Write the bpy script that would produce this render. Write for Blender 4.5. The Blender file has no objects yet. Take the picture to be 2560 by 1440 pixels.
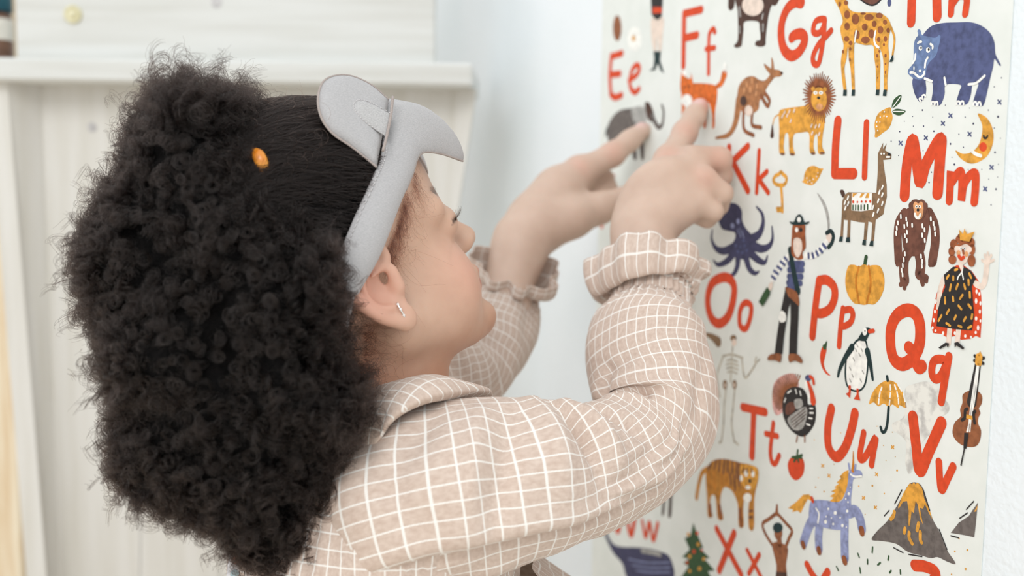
import bpy, math, random
import numpy as np
from mathutils import Matrix, Vector

random.seed(7)
rng = np.random.default_rng(11)
scene = bpy.context.scene
COL = scene.collection

# ---------------------------------------------------------------- camera
FPX = 2600.0                                   # focal length in pixels of a 2560 px wide frame
PITCH, ROLL = math.radians(5.5), math.asin(0.0115)
CAM = np.array([0.0, 0.0, 1.0])
_R = np.array([1.0, 0, 0]); _U = np.array([0, math.sin(PITCH), math.cos(PITCH)])
FW = np.array([0, math.cos(PITCH), -math.sin(PITCH)])
RT = _R * math.cos(ROLL) + _U * math.sin(ROLL)
UP = _U * math.cos(ROLL) - _R * math.sin(ROLL)
cd = bpy.data.cameras.new('camera'); cam = bpy.data.objects.new('camera', cd); COL.objects.link(cam)
cd.sensor_width = 36.0; cd.lens = 36.0 * FPX / 2560.0
cd.clip_start = 0.02; cd.clip_end = 50
m = Matrix.Identity(4)
for i in range(3):
    m[i][0], m[i][1], m[i][2], m[i][3] = RT[i], UP[i], -FW[i], CAM[i]
cam.matrix_world = m
cd.dof.use_dof = True; cd.dof.focus_distance = 0.65; cd.dof.aperture_fstop = 3.7; cd.dof.aperture_blades = 9
scene.camera = cam

# ---------------------------------------------------------------- light
world = bpy.data.worlds.new('world'); scene.world = world; world.use_nodes = True
bg = world.node_tree.nodes['Background']
bg.inputs[0].default_value = (0.955, 0.985, 1.0, 1); bg.inputs[1].default_value = 1.20
def area(name, loc, target, size, size_y, power, color):
    l = bpy.data.lights.new(name, 'AREA'); l.shape = 'RECTANGLE'; l.size = size; l.size_y = size_y
    l.energy = power; l.color = color
    o = bpy.data.objects.new(name, l); COL.objects.link(o); o.location = loc
    o.rotation_euler = (Vector(target) - Vector(loc)).to_track_quat('-Z', 'Y').to_euler()
    return o
area('window_light', (-0.75, -1.6, 2.6), (0.0, 0.7, 0.9), 1.4, 1.2, 29, (1.0, 0.99, 0.97))
vs = scene.view_settings
vs.view_transform = 'Standard'; vs.look = 'None'; vs.gamma = 1.0; vs.use_curve_mapping = False
vs.exposure = -0.06

# ---------------------------------------------------------------- helpers
def P(px, py, z):
    """world point seen at a pixel of the 2560x1440 frame, at depth z metres"""
    return CAM + z * (FW + RT * ((px - 1280) / FPX) - UP * ((py - 720) / FPX))
def cw(v):
    return RT * v[0] + UP * v[1] + FW * v[2]
def unit(v):
    v = np.asarray(v, float); return v / np.linalg.norm(v)
def srgb(r, g, b):
    f = lambda c: (c / 255) / 12.92 if c <= 10.31 else ((c / 255 + 0.055) / 1.055) ** 2.4
    return (f(r), f(g), f(b), 1.0)

def tag(o, label=None, cat=None, group=None, kind=None):
    if label: o['label'] = label
    if cat: o['category'] = cat
    if group: o['group'] = group
    if kind: o['kind'] = kind
    return o
def empty(name, loc=(0, 0, 0)):
    o = bpy.data.objects.new(name, None); COL.objects.link(o); o.location = tuple(loc); o.empty_display_size = 0.05
    return o
def setparent(o, p):
    o.parent = p
    if p is not None:
        o.matrix_parent_inverse = Matrix.Translation(p.location).inverted() if p.type == 'EMPTY' else Matrix.Identity(4)
def mesh_obj(name, verts, faces, mat=None, parent=None, smooth=True, uv=None, mats=None, midx=None, vcol=None, subsurf=0):
    me = bpy.data.meshes.new(name)
    verts = np.asarray(verts, float)
    if isinstance(faces, np.ndarray):
        n, k = faces.shape
        me.vertices.add(len(verts)); me.vertices.foreach_set('co', verts.ravel())
        me.loops.add(n * k); me.loops.foreach_set('vertex_index', faces.astype(np.int32).ravel())
        me.polygons.add(n); me.polygons.foreach_set('loop_start', np.arange(0, n * k, k, dtype=np.int32))
        me.update(calc_edges=True)
    else:
        me.from_pydata([tuple(v) for v in verts], [], [tuple(f) for f in faces])
        me.update()
    for mm in (mats or ([mat] if mat else [])):
        me.materials.append(mm)
    if midx is not None:
        me.polygons.foreach_set('material_index', np.asarray(midx, np.int32))
    me.polygons.foreach_set('use_smooth', np.full(len(me.polygons), bool(smooth)))
    li = np.empty(len(me.loops), np.int32); me.loops.foreach_get('vertex_index', li)
    if uv is not None:
        l = me.uv_layers.new(name='UVMap')
        uv = np.asarray(uv, float)
        uvl = uv[li] if len(uv) == len(verts) else uv
        l.data.foreach_set('uv', uvl.ravel())
    if vcol is not None:
        a = me.color_attributes.new('Col', 'FLOAT_COLOR', 'POINT')
        a.data.foreach_set('color', np.asarray(vcol, np.float32).ravel())
    me.validate(); me.update()
    o = bpy.data.objects.new(name, me); COL.objects.link(o)
    setparent(o, parent)
    if subsurf:
        md = o.modifiers.new('subsurf', 'SUBSURF'); md.levels = md.render_levels = subsurf
    return o
def grid_faces(nu, nv, cu=False, cv=False):
    iu = np.arange(nu if cu else nu - 1); iv = np.arange(nv if cv else nv - 1)
    a, b = np.meshgrid(iu, iv, indexing='ij'); a2 = (a + 1) % nu; b2 = (b + 1) % nv
    return np.stack([a * nv + b, a2 * nv + b, a2 * nv + b2, a * nv + b2], -1).reshape(-1, 4)
def box_vf(lo, hi, axes=None, org=(0, 0, 0), bev=0.0):
    """box (optionally chamfered) given in a local frame; axes rows = local x, y, z in the world"""
    lo = np.array(lo, float); hi = np.array(hi, float)
    axes = np.eye(3) if axes is None else np.asarray(axes)
    b = min(bev, 0.45 * float((hi - lo).min()))
    if b <= 0:
        v = np.array([[x, y, z] for x in (lo[0], hi[0]) for y in (lo[1], hi[1]) for z in (lo[2], hi[2])])
        f = [(0, 1, 3, 2), (4, 6, 7, 5), (0, 4, 5, 1), (2, 3, 7, 6), (0, 2, 6, 4), (1, 5, 7, 3)]
    else:
        v = []; idx = {}
        for sx in (0, 1):
            for sy in (0, 1):
                for sz in (0, 1):
                    c = [(lo, hi)[s][i] for i, s in enumerate((sx, sy, sz))]
                    ins = [b if s == 0 else -b for s in (sx, sy, sz)]
                    for ax in range(3):
                        p = [c[i] + (0 if i == ax else ins[i]) for i in range(3)]
                        idx[(sx, sy, sz, ax)] = len(v); v.append(p)
        f = []
        for ax in range(3):
            o1, o2 = [i for i in range(3) if i != ax]
            for s in (0, 1):
                q = []
                for (a, c) in ((0, 0), (1, 0), (1, 1), (0, 1)):
                    k = [0, 0, 0]; k[ax] = s; k[o1] = a; k[o2] = c
                    q.append(idx[(k[0], k[1], k[2], ax)])
                f.append(tuple(q))
            for a in (0, 1):
                for c in (0, 1):
                    k0 = [0, 0, 0]; k0[o1] = a; k0[o2] = c; k1 = list(k0); k1[ax] = 1
                    f.append((idx[(*k0, o1)], idx[(*k1, o1)], idx[(*k1, o2)], idx[(*k0, o2)]))
        for sx in (0, 1):
            for sy in (0, 1):
                for sz in (0, 1):
                    f.append(tuple(idx[(sx, sy, sz, a)] for a in range(3)))
        v = np.array(v)
    return np.asarray(org) + np.asarray(v) @ axes, f
def fixnormals(o):
    import bmesh
    b = bmesh.new(); b.from_mesh(o.data); bmesh.ops.recalc_face_normals(b, faces=b.faces); b.to_mesh(o.data); b.free()
    return o
def box(name, lo, hi, mat, parent=None, axes=None, org=(0, 0, 0), bev=0.002):
    v, f = box_vf(lo, hi, axes, org, bev)
    return fixnormals(mesh_obj(name, v, f, mat, parent, smooth=False))
def catmull(pts, n, closed=False):
    pts = np.asarray(pts, float); N = len(pts)
    if closed:
        Q = np.vstack([pts[-1], pts, pts[0], pts[1]]); segs = N
    else:
        Q = np.vstack([2 * pts[0] - pts[1], pts, 2 * pts[-1] - pts[-2]]); segs = N - 1
    t = np.linspace(0, segs, n, endpoint=not closed); i = np.minimum(t.astype(int), segs - 1); u = (t - i)[:, None]
    p0, p1, p2, p3 = Q[i], Q[i + 1], Q[i + 2], Q[i + 3]
    return 0.5 * (2 * p1 + (p2 - p0) * u + (2 * p0 - 5 * p1 + 4 * p2 - p3) * u ** 2 + (3 * p1 - p0 - 3 * p2 + p3) * u ** 3)
def smooth01(x, a, b):
    t = np.clip((np.asarray(x, float) - a) / (b - a), 0, 1); return t * t * (3 - 2 * t)
def sweep_tube(path, rad, nseg=8, name='tube', mat=None, parent=None, closed=False, caps=True, flat=1.0, ref=(0, 0, 1)):
    path = np.asarray(path, float); n = len(path); rad = np.broadcast_to(np.asarray(rad, float), (n,))
    t = np.gradient(path, axis=0) if not closed else np.roll(path, -1, 0) - np.roll(path, 1, 0)
    t /= np.linalg.norm(t, axis=1)[:, None]
    ref = np.array(ref, float)
    e1 = np.cross(t, ref); bad = np.linalg.norm(e1, axis=1) < 1e-3; e1[bad] = np.cross(t[bad], (1, 0.2, 0.1))
    e1 /= np.linalg.norm(e1, axis=1)[:, None]; e2 = np.cross(t, e1)
    th = np.linspace(0, 2 * np.pi, nseg, endpoint=False)
    v = path[:, None] + rad[:, None, None] * (np.cos(th)[None, :, None] * e1[:, None] + flat * np.sin(th)[None, :, None] * e2[:, None])
    f = [tuple(q) for q in grid_faces(n, nseg, closed, True)]
    if caps and not closed:
        f += [tuple(range(nseg))[::-1], tuple((n - 1) * nseg + k for k in range(nseg))]
    v = v.reshape(-1, 3)
    if name is None: return v, f
    return fixnormals(mesh_obj(name, v, f, mat, parent))

# ---- smooth signed distance modelling -> one continuous surface
class Field:
    def __init__(s): s.ops = []
    def ell(s, c, r, axes=None, k=0.01, sub=False):
        s.ops.append(('e', np.asarray(c, float), np.asarray(r, float), np.eye(3) if axes is None else np.asarray(axes, float), k, sub)); return s
    def cone(s, a, b, ra, rb, k=0.01, sub=False):
        s.ops.append(('c', np.asarray(a, float), np.asarray(b, float), (ra, rb), k, sub)); return s
    def chain(s, pts, rads, k=0.006):
        for i in range(len(pts) - 1): s.cone(pts[i], pts[i + 1], rads[i], rads[i + 1], k)
        return s
    @staticmethod
    def _d(op, p):
        if op[0] == 'e':
            q = (p - op[1]) @ op[3].T
            k0 = np.sqrt(((q / op[2]) ** 2).sum(-1)) + 1e-9; k1 = np.sqrt(((q / op[2] ** 2) ** 2).sum(-1)) + 1e-9
            return k0 * (k0 - 1) / k1
        a, b, (ra, rb) = op[1], op[2], op[3]
        ba = b - a; t = np.clip(((p - a) @ ba) / (ba @ ba), 0, 1)
        return np.sqrt(((p - a - t[..., None] * ba) ** 2).sum(-1)) - (ra + (rb - ra) * t)
    @staticmethod
    def _mix(f, d, k, sub):
        if sub:
            h = np.clip(0.5 - 0.5 * (f + d) / k, 0, 1); return f * (1 - h) - d * h + k * h * (1 - h)
        h = np.clip(0.5 + 0.5 * (f - d) / k, 0, 1); return f * (1 - h) + d * h - k * h * (1 - h)
    def eval(s, p):
        p = np.asarray(p, float); f = np.full(p.shape[:-1], 0.5)
        for op in s.ops: f = s._mix(f, s._d(op, p), op[-2], op[-1])
        return f
    def grad(s, p, e=1e-3):
        p = np.asarray(p, float)
        g = np.stack([s.eval(p + e * np.eye(3)[i]) - s.eval(p - e * np.eye(3)[i]) for i in range(3)], -1)
        return g / (np.linalg.norm(g, axis=-1, keepdims=True) + 1e-12)
    def project(s, p, off=0.0, it=5):
        p = np.array(p, float)
        for _ in range(it): p = p - s.grad(p) * (s.eval(p) - off)[..., None] * 0.9
        return p
    def mesh(s, lo, hi, h, relax=2):
        lo = np.asarray(lo, float); n = np.ceil((np.asarray(hi) - lo) / h).astype(int) + 1
        F = np.full(n, 0.05, np.float32)
        ax = [lo[i] + h * np.arange(n[i]) for i in range(3)]
        for op in s.ops:
            k = op[-2]
            if op[0] == 'e':
                e = np.sqrt(((op[3] * op[2][:, None]) ** 2).sum(0)); bl, bh = op[1] - e, op[1] + e
            else:
                R = max(op[3]); bl, bh = np.minimum(op[1], op[2]) - R, np.maximum(op[1], op[2]) + R
            m = k + 4 * h
            i0 = np.clip(np.floor((bl - m - lo) / h).astype(int), 0, n); i1 = np.clip(np.ceil((bh + m - lo) / h).astype(int) + 1, 0, n)
            if (i1 <= i0).any(): continue
            sl = tuple(slice(i0[j], i1[j]) for j in range(3))
            X, Y, Z = np.meshgrid(ax[0][sl[0]], ax[1][sl[1]], ax[2][sl[2]], indexing='ij')
            d = s._d(op, np.stack([X, Y, Z], -1))
            F[sl] = s._mix(F[sl], d, k, op[-1])
        return surface_nets(F, lo, h, relax)
def surface_nets(F, lo, h, relax=2):
    n = np.array(F.shape); S = F < 0
    cnt = np.zeros(n - 1, np.int8)
    for dx in (0, 1):
        for dy in (0, 1):
            for dz in (0, 1):
                cnt += S[dx:n[0] - 1 + dx, dy:n[1] - 1 + dy, dz:n[2] - 1 + dz]
    act = np.argwhere((cnt > 0) & (cnt < 8))
    idx = np.full(n - 1, -1, np.int32); idx[tuple(act.T)] = np.arange(len(act))
    acc = np.zeros((len(act), 3)); num = np.zeros(len(act))
    corners = [(0, 0, 0), (1, 0, 0), (0, 1, 0), (1, 1, 0), (0, 0, 1), (1, 0, 1), (0, 1, 1), (1, 1, 1)]
    for a in range(8):
        for b in range(a + 1, 8):
            ca, cb = np.array(corners[a]), np.array(corners[b])
            if np.abs(ca - cb).sum() != 1: continue
            fa = F[tuple((act + ca).T)]; fb = F[tuple((act + cb).T)]
            c = (fa < 0) != (fb < 0); t = np.where(c, fa / np.where(c, fa - fb, 1), 0)
            acc += np.where(c[:, None], ca + t[:, None] * (cb - ca), 0); num += c
    V = lo + h * (act + acc / num[:, None])
    quads = []
    for d in range(3):
        o1, o2 = (d + 1) % 3, (d + 2) % 3
        sa = [slice(None)] * 3; sb = [slice(None)] * 3; sa[d] = slice(0, -1); sb[d] = slice(1, None)
        E = S[tuple(sa)] != S[tuple(sb)]
        e = np.argwhere(E)
        e = e[(e[:, o1] > 0) & (e[:, o2] > 0) & (e[:, o1] < n[o1] - 1) & (e[:, o2] < n[o2] - 1)]
        u1 = np.zeros(3, int); u1[o1] = 1; u2 = np.zeros(3, int); u2[o2] = 1
        q = np.stack([idx[tuple((e - u1 - u2).T)], idx[tuple((e - u2).T)], idx[tuple(e.T)], idx[tuple((e - u1).T)]], 1)
        flip = ~S[tuple(e.T)]
        q[flip] = q[flip][:, ::-1]; quads.append(q)
    Q = np.vstack(quads); Q = Q[(Q >= 0).all(1)]
    for _ in range(relax):
        A = np.zeros_like(V); C = np.zeros(len(V))
        for i in range(4):
            j = (i + 1) % 4
            np.add.at(A, Q[:, i], V[Q[:, j]]); np.add.at(A, Q[:, j], V[Q[:, i]])
            np.add.at(C, Q[:, i], 1); np.add.at(C, Q[:, j], 1)
        V = 0.5 * V + 0.5 * A / np.maximum(C, 1)[:, None]
    return V, Q
def vnormals(V, Q):
    fn = np.cross(V[Q[:, 2]] - V[Q[:, 0]], V[Q[:, 3]] - V[Q[:, 1]])
    N = np.zeros_like(V)
    for i in range(4): np.add.at(N, Q[:, i], fn)
    return N / (np.linalg.norm(N, axis=1)[:, None] + 1e-12)

# ---------------------------------------------------------------- materials
def new_mat(name):
    m = bpy.data.materials.new(name); m.use_nodes = True
    return m, m.node_tree.nodes, m.node_tree.links, m.node_tree.nodes['Principled BSDF']
def noise_mat(name, c1, c2, scale=30, rough=0.6, bump=0.0, bscale=200, stretch=(1, 1, 1), detail=4, spec=0.3, lo=0.35, hi=0.65, bdist=0.001):
    m, n, l, b = new_mat(name)
    tc = n.new('ShaderNodeTexCoord'); mp = n.new('ShaderNodeMapping'); mp.inputs['Scale'].default_value = stretch
    l.new(tc.outputs['Object'], mp.inputs[0])
    t = n.new('ShaderNodeTexNoise'); t.inputs['Scale'].default_value = scale; t.inputs['Detail'].default_value = detail
    l.new(mp.outputs[0], t.inputs['Vector'])
    r = n.new('ShaderNodeValToRGB'); r.color_ramp.elements[0].color = c1; r.color_ramp.elements[1].color = c2
    r.color_ramp.elements[0].position = lo; r.color_ramp.elements[1].position = hi
    l.new(t.outputs['Fac'], r.inputs[0]); l.new(r.outputs[0], b.inputs['Base Color'])
    b.inputs['Roughness'].default_value = rough; b.inputs['Specular IOR Level'].default_value = spec
    if bump:
        t2 = n.new('ShaderNodeTexNoise'); t2.inputs['Scale'].default_value = bscale; t2.inputs['Detail'].default_value = 3
        l.new(mp.outputs[0], t2.inputs['Vector'])
        bp = n.new('ShaderNodeBump'); bp.inputs['Strength'].default_value = bump; bp.inputs['Distance'].default_value = bdist
        l.new(t2.outputs['Fac'], bp.inputs['Height']); l.new(bp.outputs[0], b.inputs['Normal'])
    return m
M = {}
M['wall'] = noise_mat('white_wall_paint', srgb(235, 242, 246), srgb(241, 246, 250), 6, 0.8, 0.55, 260, bdist=0.0012)
M['backwall'] = noise_mat('back_wall_paint', srgb(228, 224, 216), srgb(236, 232, 226), 5, 0.8)
M['floor'] = noise_mat('pale_wood_floor', srgb(206, 190, 166), srgb(224, 210, 190), 4, 0.5, stretch=(1, 12, 1))
M['wood'] = noise_mat('whitewashed_wood', srgb(206, 206, 201), srgb(217, 218, 215), 5, 0.6, 0.2, 60, stretch=(1, 9, 14), lo=0.3, hi=0.6)
M['wood_v'] = noise_mat('whitewashed_wood_upright', srgb(210, 207, 199), srgb(220, 218, 213), 5, 0.6, 0.2, 60, stretch=(14, 9, 1), lo=0.3, hi=0.6)
M['raw_edge'] = noise_mat('warm_wood_edge', srgb(222, 196, 160), srgb(240, 228, 205), 8, 0.6, stretch=(14, 9, 1))
M['knot'] = noise_mat('wood_knot', srgb(178, 176, 178), srgb(205, 203, 202), 200, 0.6)
M['brass'] = noise_mat('pale_brass', srgb(200, 192, 150), srgb(226, 220, 186), 90, 0.42, spec=0.6)
M['paper'] = noise_mat('poster_paper', srgb(230, 234, 229), srgb(237, 240, 236), 40, 0.62, 0.12, 500, bdist=0.0003)

# ================================================================ the setting
# the poster wall: its horizontal lines run to a vanishing point left of the middle of the picture
_x = (200 - 1280) / FPX
_y = -(FW[2] + RT[2] * _x) / (-UP[2])                     # makes the direction level
WDIR = unit(FW + RT * _x - UP * _y); WDIR[2] = 0; WDIR = unit(WDIR)       # along the wall, away from the camera
WN = unit(np.array([-WDIR[1], WDIR[0], 0]));                              # out of the wall, into the room
if WN @ (CAM - P(2500, 720, 0.59)) < 0: WN = -WN
WORG = P(2500, 720, 0.59); WORG[2] = 0
WAX = np.array([WDIR, WN, [0, 0, 1]])
def wall_px(px, py, off=0.0):
    """the point of the poster wall (lifted off it by off) that shows at a pixel"""
    d = FW + RT * ((px - 1280) / FPX) - UP * ((py - 720) / FPX)
    t = ((WORG + WN * off - CAM) @ WN) / (d @ WN)
    return CAM + t * d
def wall_uv(p):
    q = np.asarray(p) - WORG; return q @ WDIR, q[2]
tag(box('wall_right', (-2.2, -0.12, 0), (2.6, 0, 2.6), M['wall'], None, WAX, WORG, 0), kind='structure')
tag(box('wall_back', (-3.2, 2.35, 0), (1.2, 2.47, 2.6), M['backwall'], None, bev=0), kind='structure')
tag(box('floor', (-3.2, -2.6, -0.1), (2.6, 2.47, 0), M['floor'], None, bev=0), kind='structure')

# ---- whitewashed wooden shelf unit that stands square to the camera
ZS = 1.12
def SX(px, z=ZS): return (px - 1280) * z / FPX
sh = empty('shelf_unit', (-0.33, ZS + 0.1, 0))
tag(sh, 'whitewashed wooden shelf unit behind the child, with a projecting ledge', 'shelf')
AX = np.array([[1, 0, 0], [0, 1, 0], [0, 0, 1]])
def ztop(py, z, px=600): return P(px, py, z)[2]
yf = P(600, 180, ZS)[1]                                        # front plane of the ledge
xl, xr = P(-120, 180, ZS)[0], P(1182, 190, ZS)[0]
zb, zt = ztop(208, ZS), ztop(150, ZS)
box('ledge', (xl, yf, zb), (xr, yf + 0.19, zt), M['wood'], sh, bev=0.003)
zu = ZS + 0.022
up_ = box('upper_board', (P(44, 80, zu)[0], yf + 0.022, zt - 0.0005), (P(1088, 80, zu)[0], yf + 0.045, zt + 0.30), M['wood'], sh, bev=0.002)
def disc(name, c, axis, r, depth, mat, parent, prof, seg=28):
    axis = unit(axis); e1 = unit(np.cross(axis, (0.1, 0.2, 1))); e2 = np.cross(axis, e1)
    th = np.linspace(0, 2 * np.pi, seg, endpoint=False); v = []
    for (rr, dd) in prof:
        v.append(c + axis * dd * depth + r * rr * (np.cos(th)[:, None] * e1 + np.sin(th)[:, None] * e2))
    v = np.array(v); f = [tuple(q) for q in grid_faces(len(prof), seg, False, True)]
    f.append(tuple((len(prof) - 1) * seg + k for k in range(seg)))
    return fixnormals(mesh_obj(name, v.reshape(-1, 3), f, mat, parent, smooth=True))
c = P(187, 38, ZS + 0.02); c[1] = yf + 0.0222
disc('screw_cap', c, (0, -1, 0), 0.0098, 0.004, M['brass'], sh, [(1, 0), (1, .5), (.92, .9), (.7, 1), (.62, .6), (.42, .5), (.36, 1), (.1, 1.15)])
c = P(545, 8, ZS + 0.02); c[1] = yf + 0.0222
disc('wood_knot', c, (0, -1, 0), 0.0068, 0.0003, M['knot'], sh, [(1, 0), (.9, 1), (.1, 1)])
zl = ZS + 0.14
def slab(name, quad, d, mat, parent):
    """board from a quad (four world points of its front) of thickness d away from the camera"""
    q = np.array(quad); v = np.vstack([q, q + np.array([0, d, 0])])
    f = [(0, 1, 2, 3), (7, 6, 5, 4), (0, 4, 5, 1), (1, 5, 6, 2), (2, 6, 7, 3), (3, 7, 4, 0)]
    return fixnormals(mesh_obj(name, v, f, mat, parent, smooth=False))
yb = yf + 0.055
def onplane(px, py, y):
    d = FW + RT * ((px - 1280) / FPX) - UP * ((py - 720) / FPX); return CAM + d * (y - CAM[1]) / d[1]
def dropto(p, q, z):
    t = (z - p[2]) / (q[2] - p[2]); return p + (q - p) * t
# lower back panel (four upright boards), narrowing downwards, and the splayed front post with its inner side
La, Lb = onplane(104, 240, yb), onplane(152, 1440, yb)
Ra, Rb = onplane(1146, 240, yb), onplane(1088, 640, yb)
tl, bl = dropto(La, Lb, zb), dropto(La, Lb, 0.12); tr, br = dropto(Ra, Rb, zb), dropto(Ra, Rb, 0.12)
br = np.array([tr[0] - 0.16, yb, 0.12])
for k in range(4):
    a, b2 = k / 4 + (0.0012 if k else 0), (k + 1) / 4 - (0.0012 if k < 3 else 0)
    slab('panel_board', [tl + (tr - tl) * a, tl + (tr - tl) * b2, bl + (br - bl) * b2, bl + (br - bl) * a], 0.018, M['wood_v'], sh)
for (px, py) in ((230, 318), (1085, 335)):
    disc('wood_knot', onplane(px, py, yb - 0.0002), (0, -1, 0), 0.0058, 0.0003, M['knot'], sh, [(1, 0), (.9, 1), (.1, 1)])
pf = yf + 0.02
A0, A1 = onplane(-32, 232, pf), onplane(66, 1440, pf)
B0, B1 = onplane(20, 232, pf), onplane(116, 1440, pf)
A0, A1 = dropto(A0, A1, zb), dropto(A0, A1, 0.0); B0, B1 = dropto(B0, B1, zb), dropto(B0, B1, 0.0)
v = np.array([A0, B0, B1, A1, tl + [-0.012, 0, 0], tl + [0.0, 0, 0], bl + [0.0, 0, -.12], bl + [-.012, 0, -.12]])
fixnormals(mesh_obj('side_post', v, [(0, 1, 2, 3), (7, 6, 5, 4), (0, 4, 5, 1), (1, 5, 6, 2), (2, 6, 7, 3), (3, 7, 4, 0)], M['wood_v'], sh, smooth=False))
v = np.array([[tr[0] - .005, yb, zb], [tr[0] + .02, yb - .02, zb], [br[0] + .02, yb - .02, 0], [br[0] - .005, yb, 0]])
slab('side_post', v, 0.03, M['wood_v'], sh)

# pale door jamb left of the shelf, and a dark bottle with things behind it
jm = box('trim_1', (P(-160, 700, 1.3)[0], yf + 0.21, 0), (P(20, 700, 1.34)[0], yf + 0.25, 1.5), M['raw_edge'], None, bev=0.003)
tag(jm, kind='structure')

# jar on the ledge, at the left edge of the picture
def lathe(name, c, prof, mat, parent, seg=28):
    th = np.linspace(0, 2 * np.pi, seg, endpoint=False)
    v = np.array([[[c[0] + r * math.cos(t), c[1] + r * math.sin(t), c[2] + z] for t in th] for r, z in prof]).reshape(-1, 3)
    f = [tuple(q) for q in grid_faces(len(prof), seg, False, True)] + [tuple(range(seg))[::-1], tuple((len(prof) - 1) * seg + k for k in range(seg))]
    return fixnormals(mesh_obj(name, v, f, mat, parent))
M['amberglass'] = noise_mat('brown_glaze', srgb(96, 72, 60), srgb(128, 96, 78), 40, .35)
M['teal'] = noise_mat('teal_lid', srgb(24, 70, 84), srgb(34, 88, 100), 40, .5)
M['label'] = noise_mat('paper_label', srgb(214, 210, 200), srgb(228, 224, 214), 60, .7)
jc = P(2, 140, 1.20); jc = np.array([jc[0], yf + 0.075, zt])
jar = empty('jar', jc); tag(jar, 'brown jar with a white label and teal lid on the ledge', 'jar')
lathe('jar_body', jc, [(.010, 0), (.0165, .001), (.0175, .004), (.0175, .052), (.015, .058), (.012, .060)], M['amberglass'], jar)
lathe('jar_label', jc, [(.0177, .027), (.0179, .028), (.0179, .050), (.0177, .051)], M['label'], jar)
lathe('lid', jc, [(.012, .0590), (.0172, .0592), (.0175, .061), (.0175, .078), (.016, .080), (.004, .0802)], M['teal'], jar)

# ================================================================ the alphabet poster on the wall
PT = .0007
u0, _ = wall_uv(wall_px(2495, 720)); u1, _ = wall_uv(wall_px(1494, 720))
v1 = wall_uv(wall_px(2400, -620))[1]; v0 = v1 - .71
poster = box('alphabet_poster', (u0, 0.0004, v0), (u1, PT, v1), M['paper'], None, WAX, WORG, 0)
tag(poster, 'cream animal alphabet poster with red hand-drawn letters, taped to the white wall', 'poster')
PAL = dict(red=(216, 76, 40), mus=(228, 164, 68), mus2=(204, 128, 44), bro=(150, 94, 62), dbr=(84, 60, 52), cho=(116, 76, 62), rust=(150, 88, 54), gry=(112, 104, 100), lgr=(176, 174, 170), blu=(86, 94, 134),
           lbl=(112, 134, 176), nav=(70, 70, 100), lav=(152, 160, 200), tea=(34, 56, 58), org=(222, 112, 46), pea=(226, 164, 116), skn=(232, 214, 200), wht=(244, 243, 238), blk=(50, 47, 47), grn=(58, 88, 56),
           tan=(140, 112, 84), bon=(196, 190, 176), smk=(206, 204, 200), pnk=(226, 176, 170), kan=(176, 120, 80), tig=(198, 134, 54), hair=(160, 92, 58))
def print_mat(name, c):
    f = .84 if name not in ('red', 'wht', 'skn') else .95
    return noise_mat('print_' + name, srgb(*[int(v * f) for v in c]), srgb(*[min(255, int(v * 1.05)) for v in c]), 220, .6, spec=.25, lo=.3, hi=.6)
for k, v in PAL.items(): M['p_' + k] = print_mat(k, v)
VIEWS = {1: (1480, 0, 3.4286), 2: (1900, 0, 2.88), 3: (1740, 340, 3.6), 4: (2060, 340, 3.428), 5: (1740, 660, 3.6), 6: (2100, 700, 3.428), 7: (1480, 1000, 3.273), 8: (1900, 1040, 3.6), 0: (0, 0, 1)}
from mathutils.geometry import tessellate_polygon
def to_uv(view, pts):
    x0, y0, s = VIEWS[view]
    return np.array([wall_uv(wall_px(x0 + p[0] / s, y0 + p[1] / s, PT)) for p in pts])
def stroke_poly(uvp, w0, w1=None, closed=False):
    n = len(uvp); w = np.linspace(w0, w0 if w1 is None else w1, n)[:, None] * .0005
    t = np.gradient(uvp, axis=0) if not closed else np.roll(uvp, -1, 0) - np.roll(uvp, 1, 0)
    t /= np.linalg.norm(t, axis=1)[:, None] + 1e-12; nn = np.stack([-t[:, 1], t[:, 0]], 1)
    return uvp + nn * w, uvp - nn * w, t, nn, w
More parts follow.
